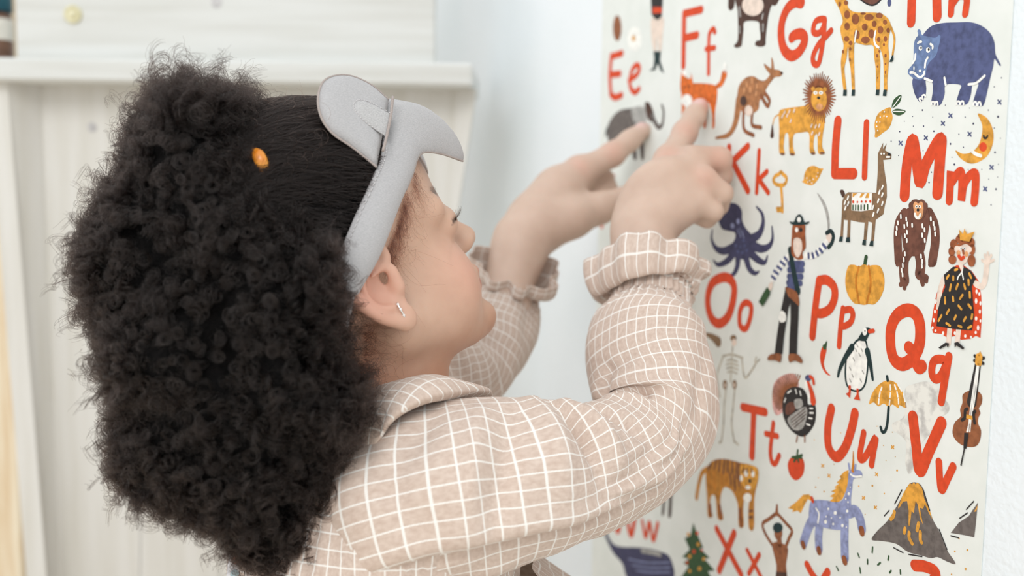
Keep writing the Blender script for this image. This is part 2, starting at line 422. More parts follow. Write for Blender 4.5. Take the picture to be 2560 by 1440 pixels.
def art(name, items, label=None, lift=0.0, stuff=False):
    verts, faces, mats, midx = [], [], [], []
    def emit(uvs, tris, col, layer, rise=0.0):
        b = len(verts); h = PT + .00010 + lift + .00005 * layer
        n_ = len(uvs); hh = rise * (np.arange(n_) % max(1, n_ // 2)) / max(1, n_ // 2)
        verts.extend(WORG + WDIR * p[0] + WN * (h + hh[i]) + np.array([0, 0, p[1]]) for i, p in enumerate(uvs))
        mt = M['p_' + col]
        if mt not in mats: mats.append(mt)
        for t in tris: faces.append(tuple(b + q for q in t)); midx.append(mats.index(mt))
    for ly, it in enumerate(items):
        kind, view, col = it[0], it[1], it[2]
        if kind in ('p', 'P'):                                   # filled outline (p: rounded, P: with corners)
            q = np.array(it[3], float)
            if kind == 'p': q = catmull(q, len(q) * 4, True)
            uvs = to_uv(view, q)
            tr = tessellate_polygon([[Vector((a, b, 0)) for a, b in uvs]])
            emit(uvs, [tuple(t) for t in tr], col, ly)
        elif kind == 'e':                                        # ellipses: cx, cy, rx, ry
            for e in it[3]:
                th = np.linspace(0, 2 * np.pi, 16 if max(e[2:4]) < 12 else 28, endpoint=False)
                uvs = to_uv(view, [(e[0] + e[2] * math.cos(a), e[1] + e[3] * math.sin(a)) for a in th])
                emit(uvs, [tuple(range(len(uvs)))], col, ly)
        elif kind in ('s', 'l', 'c'):                            # strokes of a width in mm: s smooth, l with corners, c closed
            for pts in it[4]:
                q = np.array(pts, float)
                if kind != 'l': q = catmull(q, max(8, len(q) * 7), kind == 'c')
                uvs = to_uv(view, q); w = it[3]; w0, w1 = (w, w) if not isinstance(w, tuple) else w
                if kind == 'l':
                    segs = [np.linspace(uvs[i], uvs[i + 1], 2) for i in range(len(uvs) - 1)]
                else: segs = [uvs]
                for sg in segs:
                    a, b, t, nn, ww = stroke_poly(sg, w0, w1, kind == 'c'); n = len(sg)
                    if kind == 'c':
                        emit(np.vstack([a, b]), [(i, (i + 1) % n, n + (i + 1) % n, n + i) for i in range(n)], col, ly)
                    else:
                        emit(np.vstack([a, b]), [(i, i + 1, n + i + 1, n + i) for i in range(n - 1)], col, ly, .00004)
                        for e_, sgn in ((0, -1), (n - 1, 1)):
                            ang = np.linspace(-np.pi / 2, np.pi / 2, 9)
                            cap = sg[e_] + ww[e_] * (np.cos(ang)[:, None] * t[e_] * sgn + np.sin(ang)[:, None] * nn[e_])
                            emit(cap, [tuple(range(9))], col, ly + (.2 if e_ == 0 else 1.0))
    o = mesh_obj(name, np.array(verts), faces, None, poster, smooth=False, mats=mats, midx=midx)
    if label: o['label'] = label
    if stuff: o['kind'] = 'stuff'
    return o
def dots(lst, r=1.0): return [(a[0], a[1], (a[2] if len(a) > 2 else 4) * r, (a[2] if len(a) > 2 else 4) * r * 1.25) for a in lst]
def crosses(lst, r=9): return [s for (x, y) in lst for s in ([(x - r, y - r * 1.3), (x + r, y + r * 1.3)], [(x + r, y - r), (x - r, y + r)])]
def dashes(lst, dx=0, dy=10): return [[(x - dx, y - dy), (x + dx, y + dy)] for (x, y) in lst]
def letter(ch, view, w, strokes, kind='s'): art('printed_letter', [(kind if not isinstance(s, tuple) else s[0], view, 'red', w if not isinstance(s, tuple) else s[2], [s if not isinstance(s, tuple) else s[1]]) for s in strokes], 'red hand-drawn letter ' + ch, .00012)
BG, SM = 6.0, 4.2
letter('E', 1, 6.4, [[(168, 478), (155, 640), (162, 805)], [(168, 485), (258, 456)], [(162, 640), (240, 632)], [(165, 810), (200, 835), (255, 815)]])
letter('e', 1, 5.5, [[(318, 690), (385, 640), (408, 585), (385, 558), (345, 600), (325, 690), (335, 760), (370, 792), (405, 762)]])
letter('F', 1, 6.6, [[(792, 115), (788, 340), (785, 565)], [(802, 115), (938, 82)], [(800, 325), (902, 300)]])
letter('f', 1, 4.6, [[(1055, 275), (1042, 248), (1015, 275), (1003, 340), (1000, 630)], [(980, 420), (1052, 410)]])
letter('G', 1, 8.0, [[(1795, 25), (1740, 20), (1672, 80), (1628, 200), (1624, 330), (1652, 430), (1710, 478), (1770, 450), (1815, 380), (1822, 320), (1790, 290), (1740, 300), (1715, 320)]])
letter('g', 2, 4.8, [('c', [(440, 138), (402, 155), (384, 210), (395, 238), (430, 235), (458, 190), (466, 145)], 4.8), [(466, 140), (460, 250), (440, 390), (420, 460), (390, 455), (384, 405), (420, 325), (470, 270), (512, 222)]])
letter('H', 2, 7.0, [[(1110, -255), (1096, -60), (1090, 158)], [(1280, -270), (1275, -60), (1278, 118)], [(1100, -62), (1275, -72)]])
letter('h', 2, 4.8, [[(1395, -170), (1385, -60), (1376, 98)], [(1380, 40), (1435, -30), (1490, -15), (1480, 98)]])
letter('K', 3, 6.0, [[(300, 100), (290, 300), (283, 505)], [(468, 92), (335, 225)], [(330, 225), (470, 492)]])
letter('k', 3, 4.4, [[(570, 132), (547, 508)], [(640, 320), (568, 392)], [(570, 392), (652, 508)]])
letter('L', 2, 7.6, [[(562, 872), (545, 1060), (540, 1245)], [(540, 1250), (675, 1250)]])
letter('l', 2, 5.2, [[(768, 885), (760, 1080), (754, 1272)]])
letter('M', 4, 8.4, [[(692, 510), (702, 350), (722, 180), (760, 35), (790, 170), (825, 395), (880, 230), (1000, 25), (995, 200), (975, 490)]])
letter('m', 4, 5.6, [[(1075, 555), (1082, 430), (1085, 305), (1090, 400), (1140, 330), (1175, 308), (1185, 400), (1180, 548), (1200, 420), (1250, 340), (1298, 325), (1300, 440), (1290, 565)]])
letter('O', 5, 7.2, [('c', [(235, 122), (300, 132), (343, 200), (335, 330), (290, 470), (215, 535), (150, 500), (112, 400), (110, 280), (150, 170)], 8.2)])
letter('o', 5, 5.0, [('c', [(460, 348), (498, 382), (492, 470), (460, 568), (425, 582), (395, 540), (395, 440), (420, 370)], 5.4)])
letter('P', 5, 7.0, [[(1110, 148), (1075, 400), (1050, 648)], [(1110, 148), (1180, 145), (1242, 205), (1250, 300), (1210, 398), (1140, 442), (1080, 440)]])
letter('p', 5, 4.8, [[(1325, 402), (1305, 550), (1290, 738)], [(1325, 418), (1390, 410), (1414, 455), (1396, 520), (1350, 555), (1312, 560)]])
letter('Q', 6, 8.2, [('c', [(580, 258), (655, 295), (688, 400), (680, 560), (620, 672), (540, 722), (470, 685), (437, 580), (437, 420), (490, 305)], 8.6), [(592, 578), (625, 615), (650, 700), (678, 750), (705, 738)]])
letter('q', 6, 5.6, [('c', [(850, 678), (803, 702), (788, 780), (803, 836), (840, 846), (885, 790), (908, 700)], 5.6), [(935, 655), (902, 850), (870, 1042)]])
letter('T', 7, 6.8, [[(1235, 58), (1418, 98)], [(1325, 90), (1310, 460)]])
letter('t', 7, 4.6, [[(1485, 190), (1462, 400), (1472, 500), (1502, 518), (1533, 455)], [(1425, 275), (1518, 295)]])
letter('U', 8, 7.6, [[(644, -66), (612, 100), (620, 280), (690, 368), (770, 280), (830, 100), (856, -25)]])
letter('u', 8, 5.2, [[(935, 152), (900, 350), (915, 392), (960, 350), (1042, 198), (1022, 330), (1005, 438)]])
letter('V', 8, 8.2, [[(1378, 8), (1408, 280), (1440, 495), (1520, 320), (1635, 62)]])
letter('v', 8, 5.4, [[(1612, 415), (1620, 560), (1637, 665), (1690, 560), (1740, 455)]])
letter('W', 7, 6.4, [[(170, 890), (212, 1075), (262, 870), (320, 1105), (370, 830)]])
letter('w', 7, 4.6, [[(412, 990), (440, 1120), (472, 1000), (502, 1148), (540, 1010)]])
letter('X', 7, 6.4, [[(1022, 1055), (1220, 1425)], [(1165, 1088), (1042, 1395)]])
letter('x', 7, 4.4, [[(1272, 1230), (1390, 1460)], [(1370, 1265), (1285, 1420)]])
letter('Y', 8, 6.0, [[(425, 1338), (470, 1420), (530, 1500)], [(612, 1402), (560, 1500), (500, 1700)]])
letter('Z', 8, 7.4, [[(1395, 1345), (1490, 1355), (1585, 1410), (1540, 1520), (1420, 1700)], [(1420, 1700), (1620, 1760)]])
letter('I', 0, 6.0, [[(1505, 470), (1505, 565)]])
letter('i', 0, 4.2, [[(1535, 440), (1530, 470)]])
letter('J', 0, 6.0, [[(1625, 450), (1620, 540)]])
letter('S', 5, 6.0, [[(60, 1080), (140, 1050), (80, 1150), (148, 1230), (125, 1310), (60, 1330)]])
art('printed_almond', [('e', 1, 'bro', [(217, 242, 36, 110)])])
art('printed_egg', [('e', 1, 'wht', [(365, 335, 60, 105)]), ('e', 1, 'mus', [(358, 328, 14, 26)])])
art('printed_gymnast', [('e', 1, 'skn', [(555, -110, 34, 60)]), ('e', 1, 'dbr', [(555, -150, 36, 36)]), ('p', 1, 'skn', [(515, 150), (612, 150), (608, 290), (590, 450), (572, 450), (562, 300), (550, 450), (530, 440), (508, 290)]), ('P', 1, 'blk', [(505, -40), (610, -40), (605, 60), (600, 140), (570, 172), (540, 160), (512, 125)]), ('P', 1, 'red', [(520, 62), (600, 62), (602, 112), (522, 116)]),
    ('P', 1, 'tea', [(530, 440), (592, 440), (585, 520), (620, 628), (590, 605), (565, 540), (545, 600), (495, 610), (530, 575), (536, 500)])])
art('printed_bear', [('p', 1, 'dbr', [(1255, 0), (1250, -150), (1290, -210), (1285, -270), (1320, -300), (1350, -285), (1420, -285), (1450, -300), (1490, -270), (1480, -200), (1530, -140), (1575, 0)]), ('s', 1, 'dbr', 9, [[(1270, -150), (1205, -60), (1195, 40)], [(1520, -140), (1585, -60), (1570, -5)]]), ('e', 1, 'skn', [(1385, -205, 45, 34)]), ('e', 1, 'blk', [(1385, -220, 14, 10), (1350, -245, 6, 8), (1420, -245, 6, 8)]), ('p', 1, 'dbr', [(1250, -60), (1580, -60), (1535, 60), (1512, 150), (1500, 240), (1490, 330), (1485, 388), (1440, 400), (1400, 385), (1412, 350), (1445, 338), (1440, 250), (1425, 185), (1312, 185), (1300, 260), (1290, 350), (1280, 395), (1240, 410), (1220, 390), (1250, 350), (1255, 250), (1252, 100)]),
    ('e', 1, 'dbr', [(1195, 10, 18, 60), (1570, -5, 22, 30)]), ('e', 1, 'skn', [(1382, 45, 92, 92)]), ('s', 1, 'lgr', 1.6, [[(1268, 60), (1275, 140)], [(1470, 120), (1462, 160)], [(1470, 210), (1470, 265)], [(1270, 230), (1272, 280)]])])
art('printed_fox', [('p', 1, 'org', [(840, 725), (880, 712), (1020, 720), (1072, 752), (1072, 850), (1055, 960), (1052, 1080), (1032, 1098), (1030, 980), (1005, 885), (985, 900), (978, 1080), (955, 1085), (965, 930), (900, 890), (870, 915), (840, 900), (800, 910), (790, 1030), (770, 1035), (772, 900), (772, 800)]),
    ('p', 1, 'org', [(775, 605), (805, 660), (845, 670), (850, 625), (870, 760), (840, 830), (780, 825), (758, 740)]), ('e', 1, 'wht', [(815, 860, 45, 52), (800, 625, 24, 26)]), ('s', 1, 'org', (3.4, 7.5), [[(1068, 745), (1110, 710), (1135, 640)]]), ('e', 1, 'wht', [(1143, 580, 14, 48)]), ('e', 1, 'blk', [(795, 745, 8, 8), (835, 740, 8, 8)])])
art('printed_kangaroo', [('s', 1, 'kan', (9, 2.2), [[(1262, 860), (1230, 1050), (1170, 1155), (1065, 1183)]]), ('p', 1, 'kan', [(1245, 900), (1250, 780), (1275, 710), (1330, 660), (1390, 655), (1430, 682), (1480, 690), (1520, 650), (1545, 600), (1600, 600), (1632, 628), (1615, 655), (1570, 662), (1545, 690), (1515, 730), (1490, 775), (1475, 830), (1440, 860), (1430, 930), (1395, 965), (1340, 990), (1290, 960)]),
    ('s', 1, 'kan', (4, 1.2), [[(1530, 610), (1495, 575), (1480, 552)], [(1550, 600), (1548, 540), (1542, 500)]]), ('s', 1, 'bro', 3.2, [[(1300, 930), (1305, 1105), (1385, 1160)], [(1375, 960), (1375, 1070), (1450, 1092)], [(1485, 800), (1522, 860), (1512, 910)], [(1450, 820), (1500, 905)]]),
    ('e', 1, 'skn', [(1345, 950, 34, 46)]), ('e', 1, 'dbr', [(1300, 865, 28, 44), (1628, 626, 10, 12)]), ('s', 1, 'pea', 2, dashes([(1330, 720), (1375, 690), (1360, 770), (1415, 740), (1410, 800), (1310, 770)], 0, 16))])
art('printed_elephant', [('p', 1, 'gry', [(128, 1110), (170, 1010), (240, 945), (330, 928), (420, 915), (455, 1000), (445, 1130), (450, 1350), (420, 1358), (402, 1215), (385, 1220), (385, 1358), (352, 1358), (330, 1255), (230, 1265), (225, 1400), (150, 1400), (140, 1220)]), ('p', 1, 'lgr', [(340, 932), (445, 915), (482, 1000), (440, 1062), (390, 1075), (358, 1040)]),
    ('p', 1, 'dbr', [(455, 885), (488, 878), (518, 930), (535, 1000), (505, 1045), (470, 985)]), ('s', 1, 'gry', (6, 2.6), [[(515, 990), (545, 1055), (575, 1090), (605, 1060), (615, 960), (600, 900)]]), ('s', 1, 'tea', 2.5, [[(130, 1100), (118, 1160)]])])
art('printed_giraffe', [('p', 2, 'mus', [(560, 10), (520, -110), (495, -220), (455, -225), (425, -245), (440, -275), (490, -290), (545, -300), (560, -270), (570, -150), (612, 10)]), ('e', 2, 'rust', [(530, -180, 12, 20), (548, -110, 14, 22), (575, -50, 14, 20)]), ('e', 2, 'blk', [(495, -262, 5, 6)]), ('s', 2, 'mus', 1.6, [[(945, 195), (970, 280), (957, 395)]]), ('p', 2, 'mus', [(535, -20), (610, -20), (640, 60), (690, 88), (760, 90), (860, 95), (920, 130), (945, 190), (930, 260), (925, 330), (930, 400), (925, 500), (918, 580), (918, 650), (895, 650), (893, 560), (890, 440), (882, 390), (860, 345), (868, 450), (866, 510), (862, 650), (840, 650), (836, 500), (826, 420), (818, 330), (760, 325), (700, 310), (682, 305), (678, 400), (680, 480), (684, 650), (665, 650), (655, 500), (642, 430), (636, 335), (625, 420), (610, 500), (625, 650), (604, 650), (585, 480), (590, 400), (605, 330), (588, 260), (580, 200), (598, 150), (575, 70)]),
    ('e', 2, 'rust', [(630, 105, 21, 30), (690, 137, 27, 40), (745, 98, 20, 9), (788, 125, 34, 24), (757, 195, 21, 25), (826, 172, 17, 23), (862, 112, 25, 20), (870, 215, 21, 27), (903, 160, 15, 18), (630, 190, 19, 28), (700, 250, 21, 33), (762, 288, 32, 25), (806, 243, 23, 32), (627, 280, 19, 20), (655, 310, 14, 16), (857, 285, 13, 18), (906, 280, 13, 20), (895, 322, 8, 12), (578, 30, 10, 18), (622, 20, 14, 18), (925, 218, 12, 18), (652, 352, 9, 14), (650, 430, 7, 14), (601, 372, 8, 13), (846, 402, 8, 13), (862, 370, 7, 9), (907, 400, 8, 14), (906, 520, 5, 13), (850, 480, 6, 9), (850, 560, 4, 8), (906, 460, 6, 9)]),
    ('P', 2, 'tea', [(604, 646), (628, 646), (626, 690), (600, 690)]), ('P', 2, 'tea', [(665, 646), (688, 646), (685, 690), (661, 690)]), ('P', 2, 'tea', [(841, 646), (864, 646), (860, 687), (836, 684)]), ('P', 2, 'tea', [(894, 646), (917, 646), (912, 692), (888, 690)]), ('P', 2, 'tea', [(960, 392), (966, 425), (955, 446), (936, 446)]), ('s', 2, 'wht', 1.6, [[(698, 225), (688, 300)], [(838, 225), (828, 285), (840, 325), (860, 342)]])])
art('printed_honey_pot', [('p', 2, 'blk', [(715, -20), (755, 25), (810, 44), (855, 22), (872, -20)]), ('p', 2, 'cho', [(728, -20), (765, 18), (812, 32), (848, 12), (862, -20)]), ('e', 2, 'blu', [(932, 18, 14, 30)])])
art('printed_hippo', [('p', 2, 'blu', [(1185, 235), (1240, 185), (1320, 165), (1420, 161), (1520, 160), (1600, 188), (1660, 240), (1690, 310), (1697, 390), (1735, 466), (1722, 470), (1690, 425), (1680, 480), (1660, 560), (1640, 650), (1612, 755), (1575, 762), (1535, 745), (1560, 650), (1572, 605), (1532, 610), (1520, 680), (1498, 742), (1460, 757), (1415, 742), (1435, 660), (1445, 612), (1340, 610), (1330, 680), (1303, 752), (1265, 758), (1235, 740), (1245, 650), (1238, 590), (1195, 575), (1198, 640), (1190, 690), (1155, 735), (1120, 690), (1100, 620), (1102, 565), (1140, 500), (1150, 380), (1160, 290)]),
    ('p', 2, 'lbl', [(1142, 212), (1156, 218), (1166, 250), (1205, 262), (1262, 272), (1290, 254), (1302, 268), (1286, 340), (1268, 400), (1222, 448), (1202, 490), (1192, 548), (1160, 572), (1110, 565), (1068, 530), (1072, 498), (1096, 468), (1106, 430), (1108, 330), (1120, 280), (1140, 252), (1134, 225)]),
    ('e', 2, 'wht', [(1157, 347, 13, 18), (1212, 360, 15, 20), (1110, 492, 5, 16), (1154, 510, 10, 9)]), ('e', 2, 'blk', [(1162, 345, 6, 9), (1217, 357, 7, 10)]), ('s', 2, 'wht', 1.5, [[(1140, 311), (1150, 302), (1164, 302)], [(1230, 317), (1245, 330), (1246, 347)], [(1122, 390), (1118, 425), (1102, 455)], [(1210, 415), (1195, 445), (1190, 485)], [(1085, 522), (1110, 525), (1150, 556), (1180, 540), (1187, 515)], [(1505, 608), (1560, 597), (1620, 546)], [(1330, 560), (1340, 610)], [(1188, 565), (1240, 585)]]),
    ('s', 2, 'wht', 1.2, [[(1236, 755), (1242, 735), (1256, 735), (1260, 755)], [(1262, 755), (1268, 735), (1280, 735), (1284, 755)], [(1418, 752), (1424, 732), (1438, 732), (1442, 752)], [(1446, 752), (1452, 732), (1466, 732), (1470, 752)], [(1540, 756), (1546, 736), (1558, 736), (1564, 758)], [(1570, 758), (1576, 738), (1588, 738), (1594, 758)], [(1160, 730), (1150, 712), (1162, 705), (1175, 715)], [(1175, 712), (1172, 690), (1186, 684), (1195, 694)]])])
def mane():
    g = np.random.default_rng(5); r = []
    for a in np.linspace(0, 2 * np.pi, 46, endpoint=False):
        k = g.uniform(.88, 1.06); r.append([(427 + 52 * math.cos(a), 695 + 78 * math.sin(a)), (428 + 116 * k * math.cos(a), 690 + 172 * k * math.sin(a) * (1.0 if math.sin(a) < 0 else 1.12))])
    return r
art('printed_lion', [('s', 2, 'mus', 1.2, [[(142, 820), (105, 850), (88, 920)]]), ('s', 2, 'dbr', (1.5, 4.5), [[(90, 905), (88, 975)]]), ('p', 2, 'mus', [(138, 810), (180, 782), (320, 762), (345, 745), (462, 790), (465, 900), (455, 960), (448, 1050), (468, 1100), (440, 1112), (418, 1090), (414, 970), (393, 985), (387, 1060), (400, 1105), (375, 1112), (358, 1080), (354, 960), (300, 955), (245, 970), (240, 1060), (253, 1110), (225, 1118), (212, 1090), (205, 970), (182, 968), (172, 1060), (180, 1108), (155, 1115), (138, 1080), (140, 930)]),
    ('s', 2, 'rust', (2.2, .7), mane()), ('e', 2, 'mus', [(427, 715, 57, 86), (385, 640, 14, 16), (470, 642, 13, 16)]), ('e', 2, 'wht', [(402, 668, 15, 13), (442, 668, 15, 13)]), ('e', 2, 'blk', [(425, 705, 12, 10), (404, 669, 4, 5), (440, 669, 4, 5)]), ('e', 2, 'pea', [(432, 768, 26, 22)]), ('s', 2, 'skn', 1.5, dashes([(180, 812), (215, 802), (250, 797), (165, 838), (200, 832), (225, 870), (375, 905), (405, 910), (430, 905), (380, 960), (430, 965)], -3, 8)), ('e', 2, 'cho', [(165, 1108, 16, 8), (236, 1110, 18, 8), (385, 1104, 16, 8), (452, 1102, 18, 8)])])
art('printed_lemon', [('p', 2, 'mus', [(938, 773), (945, 800), (955, 850), (930, 920), (880, 960), (845, 988), (827, 985), (830, 950), (826, 890), (850, 820), (900, 785)]), ('p', 2, 'grn', [(952, 780), (960, 725), (995, 690), (1020, 688), (1005, 740)]), ('p', 2, 'grn', [(955, 800), (990, 783), (1050, 800), (1010, 830), (970, 822)]), ('s', 2, 'wht', .7, [[(958, 772), (1012, 698)], [(962, 803), (1040, 803)]]), ('e', 2, 'wht', dots([(898, 805, 5), (895, 835, 5), (868, 843, 5), (915, 838, 5), (843, 878, 5), (866, 878, 4), (843, 910, 5), (850, 940, 5)]))])
art('printed_lemon', [('p', 2, 'mus', [(313, 1300), (322, 1250), (348, 1205), (390, 1194), (430, 1212), (456, 1214), (445, 1238), (420, 1290), (380, 1332), (335, 1326), (300, 1306)]), ('e', 2, 'skn', dots([(338, 1282, 5), (360, 1300, 5), (385, 1290, 5), (345, 1310, 5), (375, 1318, 5), (408, 1270, 5), (418, 1245, 4)]))])
art('printed_moon', [('p', 2, 'mus', [(1568, 818), (1630, 845), (1670, 910), (1683, 985), (1670, 1060), (1630, 1130), (1560, 1172), (1500, 1174), (1440, 1135), (1408, 1083), (1460, 1107), (1520, 1096), (1570, 1050), (1595, 980), (1600, 900)]), ('e', 2, 'red', [(1607, 1058, 28, 34)]), ('s', 2, 'blk', 1.3, [[(1612, 978), (1616, 992), (1630, 994), (1640, 980)]]), ('s', 2, 'wht', 2.0, [[(1527, 1086), (1555, 1108), (1592, 1122)]])])
art('printed_stars', [('l', 2, 'blu', .9, crosses([(1725, 735), (1372, 832), (1318, 888), (1195, 993), (1013, 1030), (1510, 966), (1668, 1205), (1622, 1360)], 11)), ('e', 2, 'nav', dots([(1170, 793, 5), (1335, 757, 3), (1510, 778, 3), (1645, 793, 4), (1688, 625, 4), (1740, 560, 4), (1100, 838, 3), (1245, 843, 3), (1478, 843, 4), (1537, 890, 6), (1715, 840, 7), (1688, 922, 4), (1178, 908, 5), (1105, 908, 3), (1040, 873, 3), (1253, 945, 5), (1007, 948, 4), (945, 1017, 4), (1433, 967, 4), (1372, 1036, 6), (1732, 995, 3), (1466, 1060, 4), (1693, 1097, 6), (1383, 1133, 3), (1400, 1184, 6), (1500, 1220, 3), (1598, 1220, 3), (1235, 1240, 4), (1718, 1183, 3), (1648, 1290, 3), (1712, 1275, 3), (1218, 1313, 5), (1700, 1362, 6), (1175, 1085, 3), (998, 1120, 3), (1665, 1475, 4)]))], stuff=True)
art('printed_key', [('s', 3, 'mus', 3.0, [[(765, 445), (718, 432), (697, 395), (718, 358), (745, 345), (765, 325), (785, 345), (812, 372), (812, 412), (790, 440), (765, 445)], [(765, 440), (775, 560), (779, 680)]]), ('s', 3, 'mus', 2.4, [[(778, 650), (730, 650)], [(778, 670), (735, 673)]])])
art('printed_octopus', [('s', 3, 'nav', (8, 1.6), [[(500, 930), (570, 880), (604, 790), (595, 700), (545, 637)], [(510, 985), (590, 1015), (660, 990), (690, 920), (685, 815)], [(345, 1000), (250, 1035), (180, 1010), (142, 930), (148, 845)], [(345, 1045), (280, 1125), (200, 1158), (157, 1118)], [(380, 1080), (370, 1180), (330, 1250), (265, 1260)], [(450, 1085), (480, 1190), (530, 1235), (568, 1220)], [(485, 1045), (560, 1115), (620, 1138), (645, 1080)]]),
    ('p', 3, 'nav', [(205, 770), (195, 690), (230, 630), (300, 602), (370, 615), (412, 670), (418, 760), (450, 830), (510, 900), (520, 960), (500, 1050), (440, 1110), (380, 1095), (320, 1050), (310, 990), (350, 930), (350, 870), (290, 855), (235, 835)]), ('e', 3, 'lav', [(330, 808, 18, 24), (380, 768, 14, 25)]), ('s', 3, 'lav', .9, dashes([(380, 860), (400, 850), (420, 870), (400, 890), (430, 900)], 4, 18)), ('e', 3, 'blu', dots([(360, 985, 12), (400, 1000, 12), (440, 985, 12), (380, 1040, 12), (420, 1050, 12), (460, 1030, 12), (430, 940, 12)]))])
art('printed_pirate', [('p', 3, 'lgr', [(1090, 512), (1150, 580), (1190, 680), (1206, 800), (1190, 862), (1180, 760), (1150, 640)]), ('e', 3, 'skn', [(1200, 910, 28, 50)]), ('s', 3, 'tea', 3.2, [[(1178, 872), (1215, 857), (1238, 900), (1225, 960), (1196, 1000)]]), ('s', 3, 'wht', 5, [[(835, 1085), (760, 1170), (690, 1295)], [(985, 1078), (1080, 1060), (1172, 960)]]),
    ('s', 3, 'blu', 2.4, [[(800, 1095), (830, 1125)], [(765, 1130), (800, 1160)], [(735, 1175), (770, 1200)], [(705, 1215), (740, 1240)], [(685, 1262), (715, 1285)], [(1015, 1060), (1018, 1095)], [(1050, 1058), (1060, 1092)], [(1085, 1040), (1100, 1072)], [(1115, 1015), (1138, 1045)], [(1145, 975), (1170, 1005)]]), ('P', 3, 'wht', [(830, 1090), (975, 1080), (965, 1200), (945, 1330), (930, 1405), (820, 1380), (825, 1200)]),
    ('s', 3, 'blu', 4.6, [[(845, 1150), (965, 1150)], [(840, 1205), (960, 1205)], [(838, 1265), (952, 1265)], [(832, 1320), (945, 1325)], [(832, 1372), (925, 1385)]]), ('s', 3, 'tea', 5.5, [[(852, 1025), (880, 1200), (922, 1400)]]), ('p', 3, 'hair', [(882, 795), (980, 795), (986, 880), (992, 1000), (962, 1050), (970, 1100), (930, 1115), (885, 1090), (862, 1040), (866, 900)]), ('p', 3, 'skn', [(888, 925), (950, 932), (958, 1030), (920, 1095), (884, 1030)]), ('e', 3, 'wht', [(912, 845, 14, 22)]), ('e', 3, 'blk', [(950, 845, 15, 20)]),
    ('p', 3, 'tea', [(848, 768), (885, 772), (910, 722), (940, 704), (965, 730), (985, 775), (1026, 768), (1000, 796), (880, 800)]), ('e', 3, 'wht', [(935, 752, 18, 24)]),
    ('p', 5, 'bro', [(812, 208), (900, 240), (932, 300), (932, 378), (880, 342), (828, 270)]), ('P', 5, 'blk', [(812, 222), (838, 290), (932, 378), (928, 500), (920, 650), (915, 810), (845, 810), (850, 650), (858, 500), (858, 345), (838, 400), (820, 520), (800, 650), (785, 810), (715, 805), (735, 650), (760, 480), (790, 330)]), ('p', 5, 'wht', [(778, 420), (815, 450), (815, 510), (772, 525), (755, 480)]),
    ('p', 5, 'bro', [(720, 805), (775, 812), (768, 882), (720, 866), (652, 862), (670, 820)]), ('p', 5, 'bro', [(845, 812), (920, 812), (966, 862), (958, 892), (900, 870), (848, 882)]), ('p', 5, 'skn', [(668, 180), (695, 160), (698, 195), (680, 240), (665, 225)]), ('P', 5, 'grn', [(650, 205), (678, 242), (676, 272), (610, 382), (573, 340), (610, 270)])])
art('printed_chili', [('p', 5, 'red', [(1143, 740), (1177, 760), (1162, 840), (1152, 900), (1172, 960), (1212, 1006), (1168, 985), (1130, 920), (1116, 840), (1124, 780)]), ('s', 5, 'grn', (4.5, 1), [[(1160, 745), (1168, 730), (1178, 698)]])])
art('printed_skeleton', [('s', 5, 'bon', 2.0, [[(330, 740), (322, 900), (312, 1060)], [(240, 830), (320, 815), (420, 845)], [(245, 832), (200, 960), (192, 1050), (215, 1190)], [(412, 850), (440, 1020), (500, 960), (545, 885)], [(270, 1120), (255, 1280), (248, 1440), (230, 1600)], [(350, 1120), (335, 1280), (322, 1440), (345, 1600)], [(210, 1610), (232, 1590)], [(340, 1590), (380, 1625)]]), ('s', 5, 'bon', 1.6, [[(280, 870), (320, 860), (375, 880)], [(275, 905), (320, 895), (380, 915)], [(278, 940), (320, 930), (378, 950)], [(285, 975), (318, 965), (370, 985)], [(530, 880), (545, 840)], [(545, 885), (572, 860)]]),
    ('e', 5, 'tan', [(338, 668, 28, 30), (262, 1085, 20, 42), (348, 1085, 20, 42)]), ('e', 5, 'skn', [(345, 705, 22, 32), (265, 1090, 8, 20), (346, 1090, 8, 20)])])
art('printed_violin', [('s', 5, 'tan', (3, 9), [[(95, 632), (150, 660), (200, 700)]])])
def fan():
    return [[(880 + 40 * math.cos(a), 1180 + 60 * math.sin(a)), (872 + 182 * math.cos(a), 1180 + 190 * math.sin(a))] for a in np.linspace(math.pi * .75, math.pi * 1.62, 24)]
